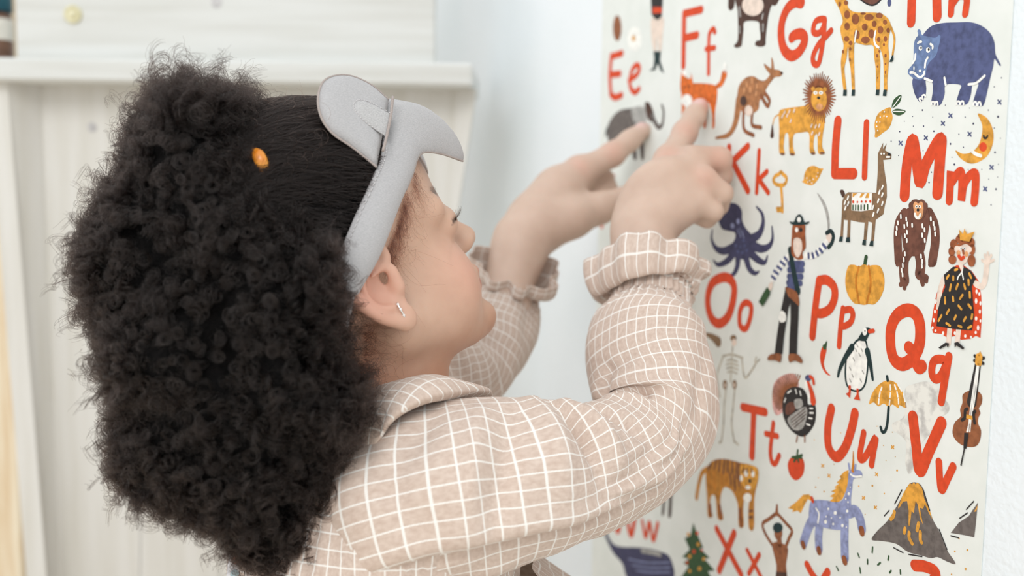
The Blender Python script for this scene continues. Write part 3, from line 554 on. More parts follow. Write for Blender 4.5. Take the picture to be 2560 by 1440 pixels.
art('printed_turkey', [('p', 5, 'pnk', [(688, 1200), (698, 1090), (750, 1020), (840, 985), (905, 1010), (925, 1110), (860, 1160), (810, 1230), (790, 1320), (725, 1362), (692, 1290)]), ('s', 5, 'bro', 1.2, fan()), ('p', 5, 'blk', [(780, 1240), (810, 1145), (880, 1106), (960, 1120), (1002, 1185), (1012, 1262), (1075, 1272), (1078, 1400), (1040, 1490), (965, 1555), (860, 1500), (790, 1380)]), ('p', 5, 'lgr', [(825, 1400), (900, 1330), (990, 1285), (1000, 1370), (960, 1480), (880, 1490)]),
    ('s', 5, 'dbr', .7, [[(860, 1400), (985, 1300)], [(865, 1425), (990, 1325)], [(872, 1450), (992, 1352)], [(885, 1472), (985, 1385)]]), ('p', 5, 'cho', [(815, 1270), (870, 1240), (902, 1290), (860, 1350), (812, 1350)]), ('p', 5, 'lgr', [(890, 1225), (950, 1215), (965, 1275), (905, 1305)]), ('s', 5, 'wht', 1.2, [[(830, 1160), (860, 1140)], [(900, 1130), (910, 1165)], [(940, 1145), (948, 1180)], [(810, 1210), (800, 1240)], [(1030, 1300), (1055, 1300)], [(1030, 1340), (1060, 1340)], [(1020, 1385), (1050, 1390)], [(1000, 1440), (1030, 1450)]]),
    ('s', 5, 'wht', 3.0, [[(1000, 1050), (998, 1110), (1025, 1190)]]), ('s', 5, 'red', (2.5, 6), [[(1012, 1060), (1045, 1150), (1060, 1235)]]), ('e', 5, 'blu', [(1015, 1025, 28, 28)]), ('s', 5, 'red', 2.6, [[(1035, 1012), (1058, 1035), (1066, 1075)]]), ('s', 5, 'bro', 1.2, [[(918, 1550), (910, 1600)], [(985, 1545), (985, 1600)]])])
art('printed_penguin', [('p', 6, 'tea', [(150, 505), (222, 512), (242, 600), (248, 690), (240, 800), (218, 905), (172, 955), (110, 955), (58, 910), (40, 820), (45, 700), (60, 620), (100, 565)]), ('p', 6, 'wht', [(160, 522), (212, 525), (230, 600), (234, 690), (226, 800), (206, 895), (168, 938), (112, 938), (70, 900), (56, 820), (60, 700), (78, 625), (112, 575)]), ('s', 6, 'lgr', 1.0, dashes([(140, 600), (170, 640), (120, 680), (190, 600), (90, 760), (110, 820), (180, 860), (200, 790), (90, 860), (150, 560)], 6, 12)), ('s', 6, 'tea', (5, 2), [[(105, 575), (45, 670), (0, 765), (-15, 825)], [(236, 610), (262, 720), (283, 852)]]),
    ('p', 6, 'tea', [(158, 510), (185, 455), (212, 415), (250, 408), (270, 438), (250, 472), (220, 522)]), ('e', 6, 'wht', [(215, 442, 20, 34)]), ('e', 6, 'blk', [(218, 437, 5, 7)]), ('s', 6, 'red', 2.8, [[(256, 440), (290, 435)]]), ('P', 6, 'red', [(80, 900), (98, 905), (96, 960), (90, 1012), (54, 975), (80, 960)]), ('P', 6, 'red', [(146, 928), (164, 930), (164, 980), (178, 1032), (122, 1020), (148, 980)])])
art('printed_queen', [('P', 6, 'red', [(925, -75), (1000, -128), (1063, -124), (1133, -74), (1190, 10), (1212, 140), (1218, 300), (1205, 496), (1165, 480), (1120, 505), (1040, 512), (985, 480), (920, 495), (870, 462), (800, 455), (780, 400), (795, 290), (825, 130), (870, 0)]),
    ('e', 6, 'wht', [(845, 90, 8, 18), (822, 185, 9, 20), (815, 270, 8, 18), (805, 345, 9, 18), (795, 410, 9, 14), (820, 435, 9, 12), (885, 455, 10, 16), (985, 455, 9, 16), (1075, 480, 10, 14), (1125, 490, 9, 12), (1185, 410, 10, 22), (1168, 330, 10, 18), (1200, 270, 9, 18), (1205, 200, 8, 18), (1168, 180, 10, 24), (1172, 100, 9, 20), (1195, 120, 8, 16), (1170, 55, 9, 14), (1165, 450, 9, 14), (1205, 350, 7, 14)]),
    ('s', 6, 'skn', 3.8, [[(890, -5), (862, 80), (850, 175)], [(1165, 30), (1215, 55), (1245, 0), (1262, -140)], [(942, 425), (932, 540)], [(1018, 425), (1006, 540)]]), ('s', 6, 'skn', 1.8, [[(850, 170), (835, 240)], [(855, 175), (858, 240)], [(862, 175), (882, 232)], [(1250, -150), (1222, -168)], [(1255, -160), (1245, -215)], [(1264, -160), (1270, -232)], [(1272, -160), (1298, -212)], [(1276, -150), (1318, -170)]]), ('e', 6, 'skn', [(1264, -150, 22, 28), (856, 170, 14, 30)]),
    ('P', 6, 'blk', [(893, -44), (973, -114), (1023, -104), (1043, -64), (1063, -114), (1123, -84), (1168, -14), (1133, 56), (1145, 200), (1152, 300), (1135, 432), (980, 420), (830, 395), (845, 250), (868, 150), (905, 60)]), ('s', 6, 'mus', 1.5, [[(945, 90), (955, 40)], [(1000, 75), (1015, 35)], [(1068, 35), (1078, 75)], [(905, 200), (905, 150)], [(975, 180), (972, 145)], [(1032, 160), (1055, 128)], [(1118, 150), (1116, 105)], [(848, 350), (875, 302)], [(918, 290), (938, 255)], [(985, 335), (998, 305)], [(1065, 350), (1082, 320)], [(1020, 220), (1045, 250)], [(1105, 210), (1128, 240)], [(915, 370), (948, 392)], [(1020, 392), (1045, 402)], [(1102, 412), (1130, 395)], [(935, -40), (920, -15)], [(975, -30), (975, 0)], [(1112, -55), (1130, -20)], [(1105, 0), (1108, 40)], [(1132, 330), (1138, 295)], [(990, -85), (1010, -92)]]),
    ('s', 6, 'wht', .9, [[(1055, -110), (1050, -70), (1020, -30), (1012, -5)], [(1058, -110), (1050, -70), (1060, -20), (1062, -5)]]), ('e', 6, 'hair', [(980, -305, 32, 45), (962, -245, 28, 40), (968, -175, 34, 40), (1128, -320, 32, 42), (1138, -262, 26, 48), (1132, -165, 34, 52), (1040, -350, 45, 38), (1090, -345, 48, 40), (1035, -378, 22, 20)]), ('p', 6, 'skn', [(1000, -290), (1075, -325), (1120, -280), (1095, -165), (1062, -130), (1050, -80), (1030, -110), (1012, -165), (998, -230)]), ('e', 6, 'skn', [(1000, -265, 14, 26), (1122, -262, 14, 24)]), ('p', 6, 'hair', [(1010, -305), (1080, -335), (1120, -290), (1085, -310), (1030, -290)]),
    ('e', 6, 'pea', [(1023, -232, 17, 24), (1090, -222, 17, 24)]), ('e', 6, 'wht', [(1045, -272, 11, 13), (1076, -271, 11, 13)]), ('e', 6, 'blk', [(1046, -273, 5, 7), (1077, -271, 5, 7)]), ('s', 6, 'hair', 1.6, [[(1062, -258), (1068, -228)]]), ('s', 6, 'red', 2.2, [[(1028, -204), (1048, -182), (1068, -194)]]), ('P', 6, 'mus', [(1040, -342), (1030, -435), (1064, -392), (1076, -442), (1098, -395), (1165, -415), (1118, -328)]),
    ('P', 6, 'blk', [(915, 535), (945, 542), (936, 585), (925, 560), (870, 590), (854, 580)]), ('P', 6, 'blk', [(990, 538), (1020, 528), (1077, 582), (1065, 595), (1008, 560), (995, 580)])])
art('printed_cello', [('p', 6, 'bro', [(1050, 990), (1080, 960), (1130, 947), (1190, 958), (1220, 1000), (1215, 1060), (1192, 1100), (1205, 1140), (1188, 1180), (1185, 1230), (1210, 1290), (1202, 1370), (1170, 1422), (1110, 1432), (1040, 1412), (985, 1362), (964, 1300), (985, 1220), (1035, 1170), (1030, 1110), (1050, 1050)]), ('s', 6, 'blk', (4.2, 7), [[(1188, 695), (1160, 870), (1130, 1048)]]), ('s', 6, 'wht', .8, [[(1192, 690), (1140, 1050), (1115, 1300)], [(1184, 690), (1128, 1050), (1100, 1300)], [(1196, 700), (1152, 1050), (1090, 1300)]]), ('s', 6, 'mus', 2.4, [[(1088, 1168), (1136, 1182)]]), ('s', 6, 'blk', 2.0, [[(1092, 1105), (1075, 1120), (1072, 1180), (1048, 1200)], [(1160, 1125), (1148, 1140), (1152, 1200), (1158, 1225)], [(1158, 650), (1170, 660)], [(1155, 690), (1172, 700)], [(1222, 672), (1235, 668)], [(1218, 708), (1230, 715)]]),
    ('s', 6, 'mus', 3.2, [[(1186, 652), (1180, 710)], [(1206, 655), (1200, 715)]]), ('P', 6, 'mus', [(1205, 608), (1218, 640), (1185, 640)]), ('P', 6, 'blk', [(1070, 1308), (1107, 1312), (1088, 1445), (1062, 1445)]), ('s', 8, 'blk', 1.0, [[(1850, 270), (1815, 438)]]), ('e', 8, 'blk', [(1816, 440, 6, 8)])])
art('printed_umbrella', [('p', 6, 'mus', [(250, 1062), (280, 965), (340, 892), (410, 860), (480, 882), (540, 965), (572, 1094), (512, 1072), (502, 1098), (450, 1066), (420, 1090), (375, 1058), (332, 1082), (290, 1048)]), ('s', 6, 'wht', 1.2, [[(345, 960), (338, 1000)], [(335, 1020), (332, 1060)], [(360, 920), (352, 945)], [(432, 900), (434, 940)], [(434, 965), (430, 1005)], [(428, 1030), (424, 1070)], [(470, 900), (482, 935)], [(490, 960), (498, 1000)], [(502, 1020), (504, 1060)], [(500, 900), (530, 950)], [(545, 980), (560, 1040)]]), ('s', 6, 'tea', 2.2, [[(418, 1090), (408, 1220), (390, 1290), (365, 1302), (350, 1262)], [(410, 860), (405, 828)]])])
def smoke_mat():
    m = noise_mat('print_smoke', srgb(236, 235, 228), srgb(196, 194, 190), 130, .62, spec=.2, lo=.46, hi=.66, detail=8); return m
M['p_smk'] = smoke_mat()
art('printed_smoke', [('p', 6, 'smk', [(560, 930), (640, 890), (740, 870), (830, 910), (860, 980), (930, 1060), (930, 1130), (860, 1180), (820, 1260), (760, 1330), (700, 1400), (660, 1500), (640, 1600), (590, 1660), (560, 1560), (570, 1400), (520, 1330), (460, 1290), (450, 1230), (540, 1180), (560, 1080)])])
art('printed_pumpkin', [('s', 4, 'grn', 3.2, [[(350, 1108), (356, 1070), (362, 1038)]]), ('p', 4, 'mus', [(188, 1190), (212, 1112), (262, 1104), (300, 1120), (340, 1100), (385, 1112), (425, 1106), (482, 1118), (516, 1200), (516, 1300), (482, 1390), (432, 1442), (385, 1440), (345, 1448), (300, 1440), (258, 1432), (205, 1360), (184, 1270)]), ('s', 4, 'mus2', 1.8, [[(300, 1122), (276, 1250), (302, 1430)], [(385, 1114), (402, 1270), (368, 1432)]])])
art('printed_monkey', [('s', 4, 'cho', 7.0, [[(690, 665), (645, 740), (632, 860), (640, 1070)], [(900, 660), (945, 760), (955, 900), (930, 1075)]]), ('s', 4, 'cho', 8.0, [[(720, 1000), (690, 1060), (685, 1160), (692, 1240)], [(815, 1000), (830, 1090), (822, 1180)]]), ('s', 4, 'cho', 3.4, [[(690, 1240), (660, 1272)], [(692, 1240), (692, 1300)], [(822, 1180), (882, 1212)], [(822, 1180), (878, 1240)], [(822, 1180), (848, 1268)], [(640, 1070), (632, 1098)], [(930, 1070), (912, 1100)]]), ('p', 4, 'cho', [(740, 610), (690, 660), (668, 760), (672, 880), (690, 980), (740, 1025), (790, 1028), (850, 1005), (880, 900), (905, 760), (900, 660), (870, 610)]),
    ('e', 4, 'cho', [(740, 598, 12, 28), (880, 605, 12, 32)]), ('p', 4, 'cho', [(735, 600), (758, 552), (795, 543), (815, 552), (840, 543), (872, 565), (885, 620), (868, 680), (835, 730), (795, 725), (755, 675)]), ('p', 4, 'pea', [(768, 598), (785, 562), (812, 578), (838, 560), (856, 600), (848, 690), (818, 718), (788, 695)]), ('e', 4, 'wht', [(797, 605, 11, 14), (825, 605, 11, 14)]), ('e', 4, 'blk', [(810, 634, 12, 13), (800, 606, 4, 6), (822, 606, 4, 6)]), ('s', 4, 'wht', 1.8, [[(785, 668), (795, 695), (815, 702), (833, 672)]]),
    ('s', 4, 'wht', 1.4, dashes([(665, 690), (640, 745), (630, 790), (625, 835), (712, 712), (722, 755), (695, 775), (718, 825), (700, 855), (716, 895), (762, 765), (850, 770), (868, 805), (848, 850), (870, 895), (922, 710), (945, 750), (955, 790), (960, 840), (690, 1060), (700, 1010), (682, 1110), (672, 1150), (838, 1030), (848, 1075), (845, 1115), (680, 1190)], 1, 12))])
art('printed_llama', [('p', 4, 'dbr', [(138, 468), (165, 462), (182, 500), (165, 528), (150, 510)]), ('P', 4, 'tan', [(210, 482), (450, 487), (462, 300), (464, 150), (480, 115), (508, 58), (506, 112), (538, 62), (524, 122), (580, 158), (576, 198), (508, 206), (520, 300), (538, 420), (540, 520), (520, 610), (510, 670), (445, 718), (430, 900), (405, 900), (415, 742), (382, 732), (366, 892), (340, 892), (350, 742), (300, 738), (230, 722), (225, 872), (198, 872), (205, 722), (172, 718), (165, 866), (140, 866), (152, 700), (158, 560), (178, 505)]), ('P', 4, 'wht', [(240, 488), (413, 488), (410, 632), (320, 645), (238, 638)]),
    ('P', 4, 'mus', [(246, 490), (290, 490), (246, 528)]), ('P', 4, 'mus', [(325, 490), (352, 490), (322, 530), (305, 525)]), ('P', 4, 'mus', [(372, 490), (392, 490), (388, 530), (355, 530)]), ('e', 4, 'red', [(253, 564, 9, 13), (290, 565, 7, 10), (326, 562, 8, 10), (362, 562, 8, 11), (400, 560, 9, 13)]), ('s', 4, 'grn', 1.2, dashes([(252, 612), (275, 612), (298, 614), (322, 612), (350, 612), (378, 608)], 0, 18)), ('s', 4, 'wht', 1.4, dashes([(210, 530), (185, 570), (212, 580), (188, 618), (480, 480), (505, 440), (505, 505), (470, 555), (505, 580), (425, 612), (468, 640), (428, 672)], -4, 13)),
    ('P', 4, 'tea', [(140, 862), (166, 862), (162, 905), (132, 905)]), ('P', 4, 'tea', [(198, 868), (226, 868), (228, 910), (192, 908)]), ('P', 4, 'tea', [(340, 890), (366, 890), (364, 938), (332, 932)]), ('P', 4, 'tea', [(405, 898), (430, 898), (428, 945), (394, 940)]), ('e', 4, 'blk', [(565, 155, 12, 12)]), ('e', 4, 'wht', [(500, 152, 8, 9), (522, 152, 8, 9)]), ('s', 4, 'wht', 1.2, [[(545, 180), (572, 180)]])])
art('printed_tomato', [('p', 8, 'red', [(330, 360), (378, 372), (402, 440), (386, 530), (326, 580), (270, 532), (249, 440), (275, 378)]), ('s', 8, 'grn', 2.0, [[(342, 308), (334, 368)], [(334, 368), (292, 372)], [(334, 368), (380, 352)], [(334, 370), (350, 410)], [(332, 370), (308, 408)], [(334, 368), (376, 378)]])])
art('printed_tiger', [('s', 7, 'tig', 4.6, [[(950, 560), (900, 600), (872, 700), (856, 800)]]), ('p', 7, 'tig', [(938, 560), (1000, 492), (1100, 485), (1220, 515), (1290, 528), (1345, 560), (1362, 640), (1340, 740), (1328, 830), (1325, 1050), (1285, 1045), (1280, 900), (1285, 830), (1250, 810), (1238, 900), (1242, 1032), (1202, 1030), (1195, 860), (1150, 750), (1090, 712), (1060, 760), (1050, 850), (1075, 970), (1030, 966), (1012, 800), (980, 780), (965, 860), (988, 950), (950, 950), (942, 800), (932, 660)]), ('s', 7, 'cho', 2.2, [[(1020, 495), (1005, 560)], [(1050, 490), (1040, 580)], [(1085, 490), (1075, 600)], [(1115, 495), (1110, 590)], [(1150, 505), (1150, 600)], [(1185, 512), (1185, 640)], [(1205, 520), (1205, 700)], [(975, 520), (950, 570)], [(1130, 600), (1140, 690)], [(1165, 620), (1172, 740)]]), ('s', 7, 'mus2', 1.8, [[(960, 580), (965, 720)], [(1000, 580), (1005, 730)], [(1060, 600), (1065, 690)], [(1100, 600), (1100, 690)]]),
    ('s', 7, 'rust', 4.0, [[(965, 860), (972, 940)], [(1045, 870), (1055, 960)], [(1215, 900), (1222, 1020)]]), ('p', 7, 'mus', [(1225, 530), (1350, 552), (1360, 650), (1315, 742), (1240, 700), (1215, 620)]), ('e', 7, 'wht', [(1275, 800, 34, 38), (1265, 600, 16, 28), (1320, 605, 14, 26), (1280, 715, 22, 16), (1225, 640, 12, 26)]), ('e', 7, 'blk', [(1295, 662, 14, 18)]), ('s', 7, 'cho', 1.6, [[(1270, 560), (1275, 590)], [(1310, 560), (1310, 590)], [(1290, 910), (1318, 905)], [(1290, 960), (1318, 955)], [(1245, 560), (1235, 590)]])])
art('printed_wolf', [('p', 7, 'gry', [(440, 700), (560, 690), (640, 690), (680, 648), (740, 605), (755, 568), (772, 612), (742, 660), (680, 675), (662, 760), (650, 945), (622, 950), (628, 800), (606, 780), (592, 930), (568, 930), (580, 770), (520, 750), (490, 760), (485, 885), (460, 885), (462, 760), (445, 860), (425, 860)])])
art('printed_whale', [('p', 7, 'nav', [(62, 950), (95, 970), (110, 1050), (160, 1160), (230, 1200), (400, 1208), (560, 1240), (645, 1300), (652, 1480), (320, 1480), (250, 1340), (170, 1245), (110, 1120), (75, 1020)]), ('s', 7, 'lav', 1.0, [[(300, 1300), (450, 1330), (640, 1330)], [(330, 1350), (470, 1372), (640, 1370)], [(360, 1395), (480, 1410), (640, 1408)]]), ('s', 7, 'lgr', 4, [[(410, 1235), (500, 1250), (560, 1265)]])])
art('printed_fir_tree', [('P', 7, 'grn', [(828, 1005), (872, 1120), (912, 1212), (880, 1212), (965, 1292), (922, 1300), (1005, 1395), (950, 1402), (985, 1470), (715, 1470), (790, 1362), (748, 1332), (792, 1302), (738, 1285), (800, 1222), (758, 1130), (806, 1112)]), ('e', 7, 'mus', dots([(790, 1100, 13), (870, 1180, 14), (800, 1280, 14), (880, 1380, 14), (915, 1300, 12), (800, 1400, 12)])), ('e', 7, 'red', dots([(862, 1090, 12), (835, 1240, 14), (780, 1330, 10), (900, 1230, 9)]))])
art('printed_yogi', [('s', 8, 'bro', 3.0, [[(152, 872), (85, 925), (25, 972), (50, 1060), (115, 1165)], [(152, 872), (230, 960), (288, 1032), (262, 1100), (228, 1190)]]), ('s', 8, 'bro', (4, 2), [[(152, 880), (155, 802)]]), ('s', 8, 'bro', 6, [[(172, 1090), (178, 1150)]]), ('p', 8, 'bro', [(112, 1160), (175, 1135), (248, 1180), (250, 1250), (236, 1340), (240, 1470), (150, 1470), (150, 1340)]), ('P', 8, 'dbr', [(148, 1400), (240, 1410), (245, 1480), (140, 1480)]), ('e', 8, 'bro', [(168, 1055, 36, 60)]), ('e', 8, 'tea', [(163, 1005, 44, 46)])])
art('printed_unicorn', [('P', 8, 'mus', [(482, 748), (440, 704), (390, 708), (330, 770), (252, 830), (300, 842), (288, 865), (340, 852), (368, 875), (402, 800), (432, 748), (468, 768)]), ('P', 8, 'mus', [(798, 486), (798, 620), (745, 745), (695, 785), (625, 770), (665, 735), (630, 722), (680, 690), (640, 680), (690, 650), (670, 640), (712, 610), (690, 600), (730, 560), (718, 545), (760, 500)]), ('s', 8, 'lav', 8, [[(495, 900), (440, 1000), (392, 1140)], [(540, 960), (528, 1080), (532, 1190)], [(765, 930), (762, 1100), (765, 1270)], [(800, 870), (860, 855), (900, 920), (918, 1010)]]), ('p', 8, 'lav', [(462, 770), (520, 755), (600, 760), (680, 775), (748, 750), (790, 620), (802, 512), (830, 482), (900, 490), (922, 520), (915, 550), (845, 566), (832, 650), (820, 760), (825, 850), (790, 940), (740, 1020), (640, 1018), (560, 1000), (500, 1000), (445, 920), (445, 830)]),
    ('e', 8, 'wht', dots([(802, 700, 11), (775, 745, 7), (795, 775, 7), (618, 835, 9), (680, 872, 14), (788, 855, 11), (598, 905, 6), (645, 918, 6), (725, 915, 7), (592, 952, 14), (662, 972, 9), (745, 985, 12), (815, 640, 5), (780, 1000, 6)])), ('s', 8, 'mus2', (3.0, .6), [[(838, 490), (842, 420), (842, 318)]]), ('s', 8, 'wht', 1.4, [[(820, 525), (860, 545), (918, 540)], [(508, 830), (535, 880), (525, 960)]]), ('s', 8, 'rust', 5.0, [[(390, 1150), (396, 1170)], [(532, 1200), (536, 1222)], [(762, 1285), (768, 1312)], [(918, 1020), (922, 1050)]]), ('s', 8, 'red', 3, [[(470, 740), (480, 765)]]), ('s', 8, 'lav', 1.6, [[(812, 485), (803, 430)], [(855, 485), (866, 440)]])])
art('printed_sparkles', [('l', 8, 'mus', .9, crosses([(1195, 280), (1050, 525), (565, 448), (622, 537), (932, 737), (1040, 822)], 10)), ('e', 8, 'mus', dots([(490, 215), (728, 152), (1055, 92), (1192, 145), (1113, 265), (1218, 367), (1135, 400), (1235, 490, 8), (527, 555), (502, 640, 6), (578, 680, 6), (890, 632, 6), (1013, 628, 8), (1120, 698, 6), (948, 885), (668, 435), (1180, 585), (1793, 1102, 6), (1868, 1207, 8), (1755, 1218, 7), (1852, 1377, 9), (1725, 1425, 6)])), ('s', 8, 'grn', 1.3, [[(1016, 1180), (1012, 1228)], [(882, 1238), (895, 1272)], [(970, 1292), (970, 1330)], [(1160, 1262), (1154, 1295)], [(1062, 1340), (1085, 1320)], [(900, 1365), (907, 1412)], [(1265, 1388), (1267, 1420)], [(1168, 1410), (1182, 1392)], [(690, 1355), (708, 1390)]])], stuff=True)
art('printed_volcano', [('p', 8, 'gry', [(1005, 1112), (1060, 1030), (1150, 940), (1250, 780), (1345, 612), (1440, 612), (1482, 700), (1552, 920), (1610, 1030), (1680, 1200), (1762, 1328), (1690, 1312), (1600, 1270), (1540, 1280), (1450, 1255), (1330, 1222), (1230, 1152), (1100, 1125)]), ('P', 8, 'mus', [(1350, 603), (1370, 616), (1385, 593), (1400, 614), (1420, 598), (1436, 616), (1460, 650), (1482, 750), (1530, 850), (1552, 928), (1512, 855), (1485, 792), (1470, 835), (1440, 825), (1468, 975), (1440, 920), (1422, 800), (1402, 765), (1386, 875), (1366, 855), (1350, 990), (1338, 985), (1340, 850), (1325, 765), (1290, 770), (1250, 835), (1244, 820), (1290, 700)]),
    ('s', 8, 'mus', 2.6, [[(1212, 862), (1200, 905), (1180, 928)], [(1308, 1012), (1300, 1050)], [(1345, 1050), (1345, 1095), (1372, 1148)], [(1430, 965), (1415, 1028)], [(1445, 1045), (1445, 1110), (1456, 1138)]]), ('l', 8, 'blk', .8, [[(1215, 790), (1280, 665)], [(1120, 900), (1165, 850)], [(1205, 1185), (1290, 1230)], [(1340, 1245), (1460, 1265)], [(1615, 1020), (1685, 1200)], [(1470, 660), (1530, 850)]])])
art('printed_volcano', [('P', 8, 'gry', [(1718, 1052), (1790, 960), (1880, 900), (1912, 850), (1962, 778), (1948, 930), (1930, 1092), (1830, 1070)]), ('P', 8, 'mus', [(1960, 802), (1928, 862), (1945, 858), (1956, 835)]), ('l', 8, 'blk', .8, [[(1860, 840), (1925, 768)], [(1800, 920), (1870, 872)], [(1720, 1078), (1790, 1096)]])])
art('printed_berry', [('e', 0, 'nav', [(1758, 1085, 12, 14)])])
letter('A', 0, 6.4, [[(1560, -60), (1592, -175), (1622, -70)], [(1572, -100), (1612, -105)]])
letter('a', 0, 4.2, [('c', [(1655, -120), (1640, -95), (1652, -75), (1668, -95)], 4.2), [(1672, -120), (1672, -72)]])
letter('B', 0, 6.6, [[(1745, -110), (1750, -250)], [(1750, -250), (1790, -235), (1785, -195), (1752, -185), (1800, -165), (1795, -122), (1745, -112)]])
letter('b', 0, 4.4, [[(1830, -120), (1832, -220)], [(1832, -150), (1858, -165), (1866, -140), (1832, -122)]])
letter('C', 0, 7.0, [[(2050, -330), (2010, -345), (1975, -280), (1985, -215), (2020, -200), (2055, -225)]])
letter('c', 0, 4.6, [[(2110, -265), (2085, -268), (2072, -230), (2090, -205), (2115, -215)]])
letter('D', 0, 7.4, [[(2270, -270), (2280, -430)], [(2275, -430), (2340, -410), (2360, -345), (2330, -285), (2270, -270)]])
letter('d', 0, 4.8, [('c', [(2425, -350), (2400, -325), (2405, -290), (2435, -300)], 4.8), [(2445, -420), (2438, -285)]])

# ================================================================ the child
# head frame (x to the face, y to her left, z to the crown), origin midway between the ears
_a, _b, _r = math.radians(30), math.radians(29), math.radians(4)
_f = np.array([math.cos(_a) * math.cos(_b), math.sin(_b), math.sin(_a) * math.cos(_b)])
_rt = np.array([math.sin(_a), 0, -math.cos(_a)])
_up = np.array([-math.cos(_a) * math.sin(_b), math.cos(_b), -math.sin(_a) * math.sin(_b)])
_rt, _up = _rt * math.cos(_r) + _up * math.sin(_r), _up * math.cos(_r) - _rt * math.sin(_r)
HX, HY, HZ = cw(_f), -cw(_rt), cw(_up)
HAX = np.array([HX, HY, HZ])
HC = CAM + cw([-0.1138, -0.0034, 0.665])
def H(x, y, z):                                            # head-local centimetres -> world
    return HC + (x * HX + y * HY + z * HZ) * 0.01
def HA(p): p = np.asarray(p, float); return HC + (p * 0.01) @ HAX
def Hinv(p): return ((np.asarray(p) - HC) @ HAX.T) * 100
def Hpx(px, py, y):
    """head-local point (cm) with a given local y that shows at a pixel"""
    d = FW + RT * ((px - 1280) / FPX) - UP * ((py - 720) / FPX)
    t = (y * 0.01 - (CAM - HC) @ HY) / (d @ HY)
    return Hinv(CAM + t * d)

# torso frame
_ta = math.radians(30)
TF = cw([math.cos(_ta), 0, math.sin(_ta)]); TF[2] = 0; TF = unit(TF)
TU = np.array([0, 0, 1.0]); TR = np.cross(TF, TU)
NB = P(948, 1012, 0.665)                                    # base of the neck
def T(f, r, u): return NB + (TF * f + TR * r + TU * u) * 0.01

person = empty('person', (NB[0], NB[1], 0))
tag(person, 'small child with dark curly hair, in a checked beige dress, pointing at the poster', 'person')

head = Field()
def hell(c, r, k=0.012, rot=None, sub=False):
    ax = HAX if rot is None else rot @ HAX
    head.ell(H(*c), np.array(r) * 0.01, ax, k, sub)
def hcone(a, b, ra, rb, k=0.008, sub=False): head.cone(H(*a), H(*b), ra * 0.01, rb * 0.01, k, sub)
def roty(deg):
    c, s = math.cos(math.radians(deg)), math.sin(math.radians(deg)); return np.array([[c, 0, -s], [0, 1, 0], [s, 0, c]])
hell((-0.6, 0, 4.3), (8.6, 7.0, 7.9))                       # cranium
hell((3.0, 0, 4.2), (6.0, 5.9, 5.6), 0.02)                  # forehead
hell((4.3, 0, -1.6), (4.4, 4.8, 5.3), 0.018)                 # mid face
for s in (-1, 1):
    hell((5.05, s * 2.8, -3.2), (2.7, 2.6, 2.85), 0.018)     # round cheeks
    hcone((6.3, s * 1.5, -6.2), (1.2, s * 4.7, -3.2), 1.2, 1.8, 0.016)     # jaw
    hcone((7.7, s * 1.3, 2.15), (6.9, s * 4.3, 1.9), 0.75, 0.7, 0.012)    # brow
hell((7.6, 0, -6.35), (1.75, 1.75, 1.4), 0.010)              # chin
hell((7.8, 0, -3.6), (1.25, 2.1, 1.5), 0.012)              # mouth bulge
hcone((8.6, 0, 1.0), (10.0, 0, -1.15), 0.60, 0.80, 0.009)   # nose
for s in (-1, 1):
    hell((9.3, s * 0.85, -1.45), (0.72, 0.55, 0.55), 0.006)
    hell((9.05, s * 0.45, -1.95), (0.35, 0.22, 0.3), 0.003, None, True)   # nostril
    hell((8.7, s * 3.0, 0.85), (0.95, 1.45, 0.85), 0.008, None, True)     # eye socket
    hell((7.35, s * 2.95, 0.80), (1.32, 1.38, 1.30), 0.004)               # lids over the eyeball
    hcone((8.52, s * 1.9, 0.62), (8.15, s * 4.1, 0.58), 0.10, 0.10, 0.002, True)  # lid slit
hcone((8.75, -1.5, -3.25), (9.0, 0, -3.15), 0.30, 0.40, 0.006); hcone((8.75, 1.5, -3.25), (9.0, 0, -3.15), 0.30, 0.40, 0.006)
hell((8.6, 0, -4.2), (0.55, 1.35, 0.48), 0.006)
hcone((9.2, -1.7, -3.7), (9.2, 1.7, -3.7), 0.12, 0.12, 0.003, True)
# neck
NECKTOP = H(-1.2, 0, -2.5)
head.cone(NECKTOP, T(0.2, 0, -1.0), 0.040, 0.042, 0.022)
head.cone(H(2.2, 0, -4.2), T(2.2, 0, -1.0), 0.022, 0.024, 0.025)
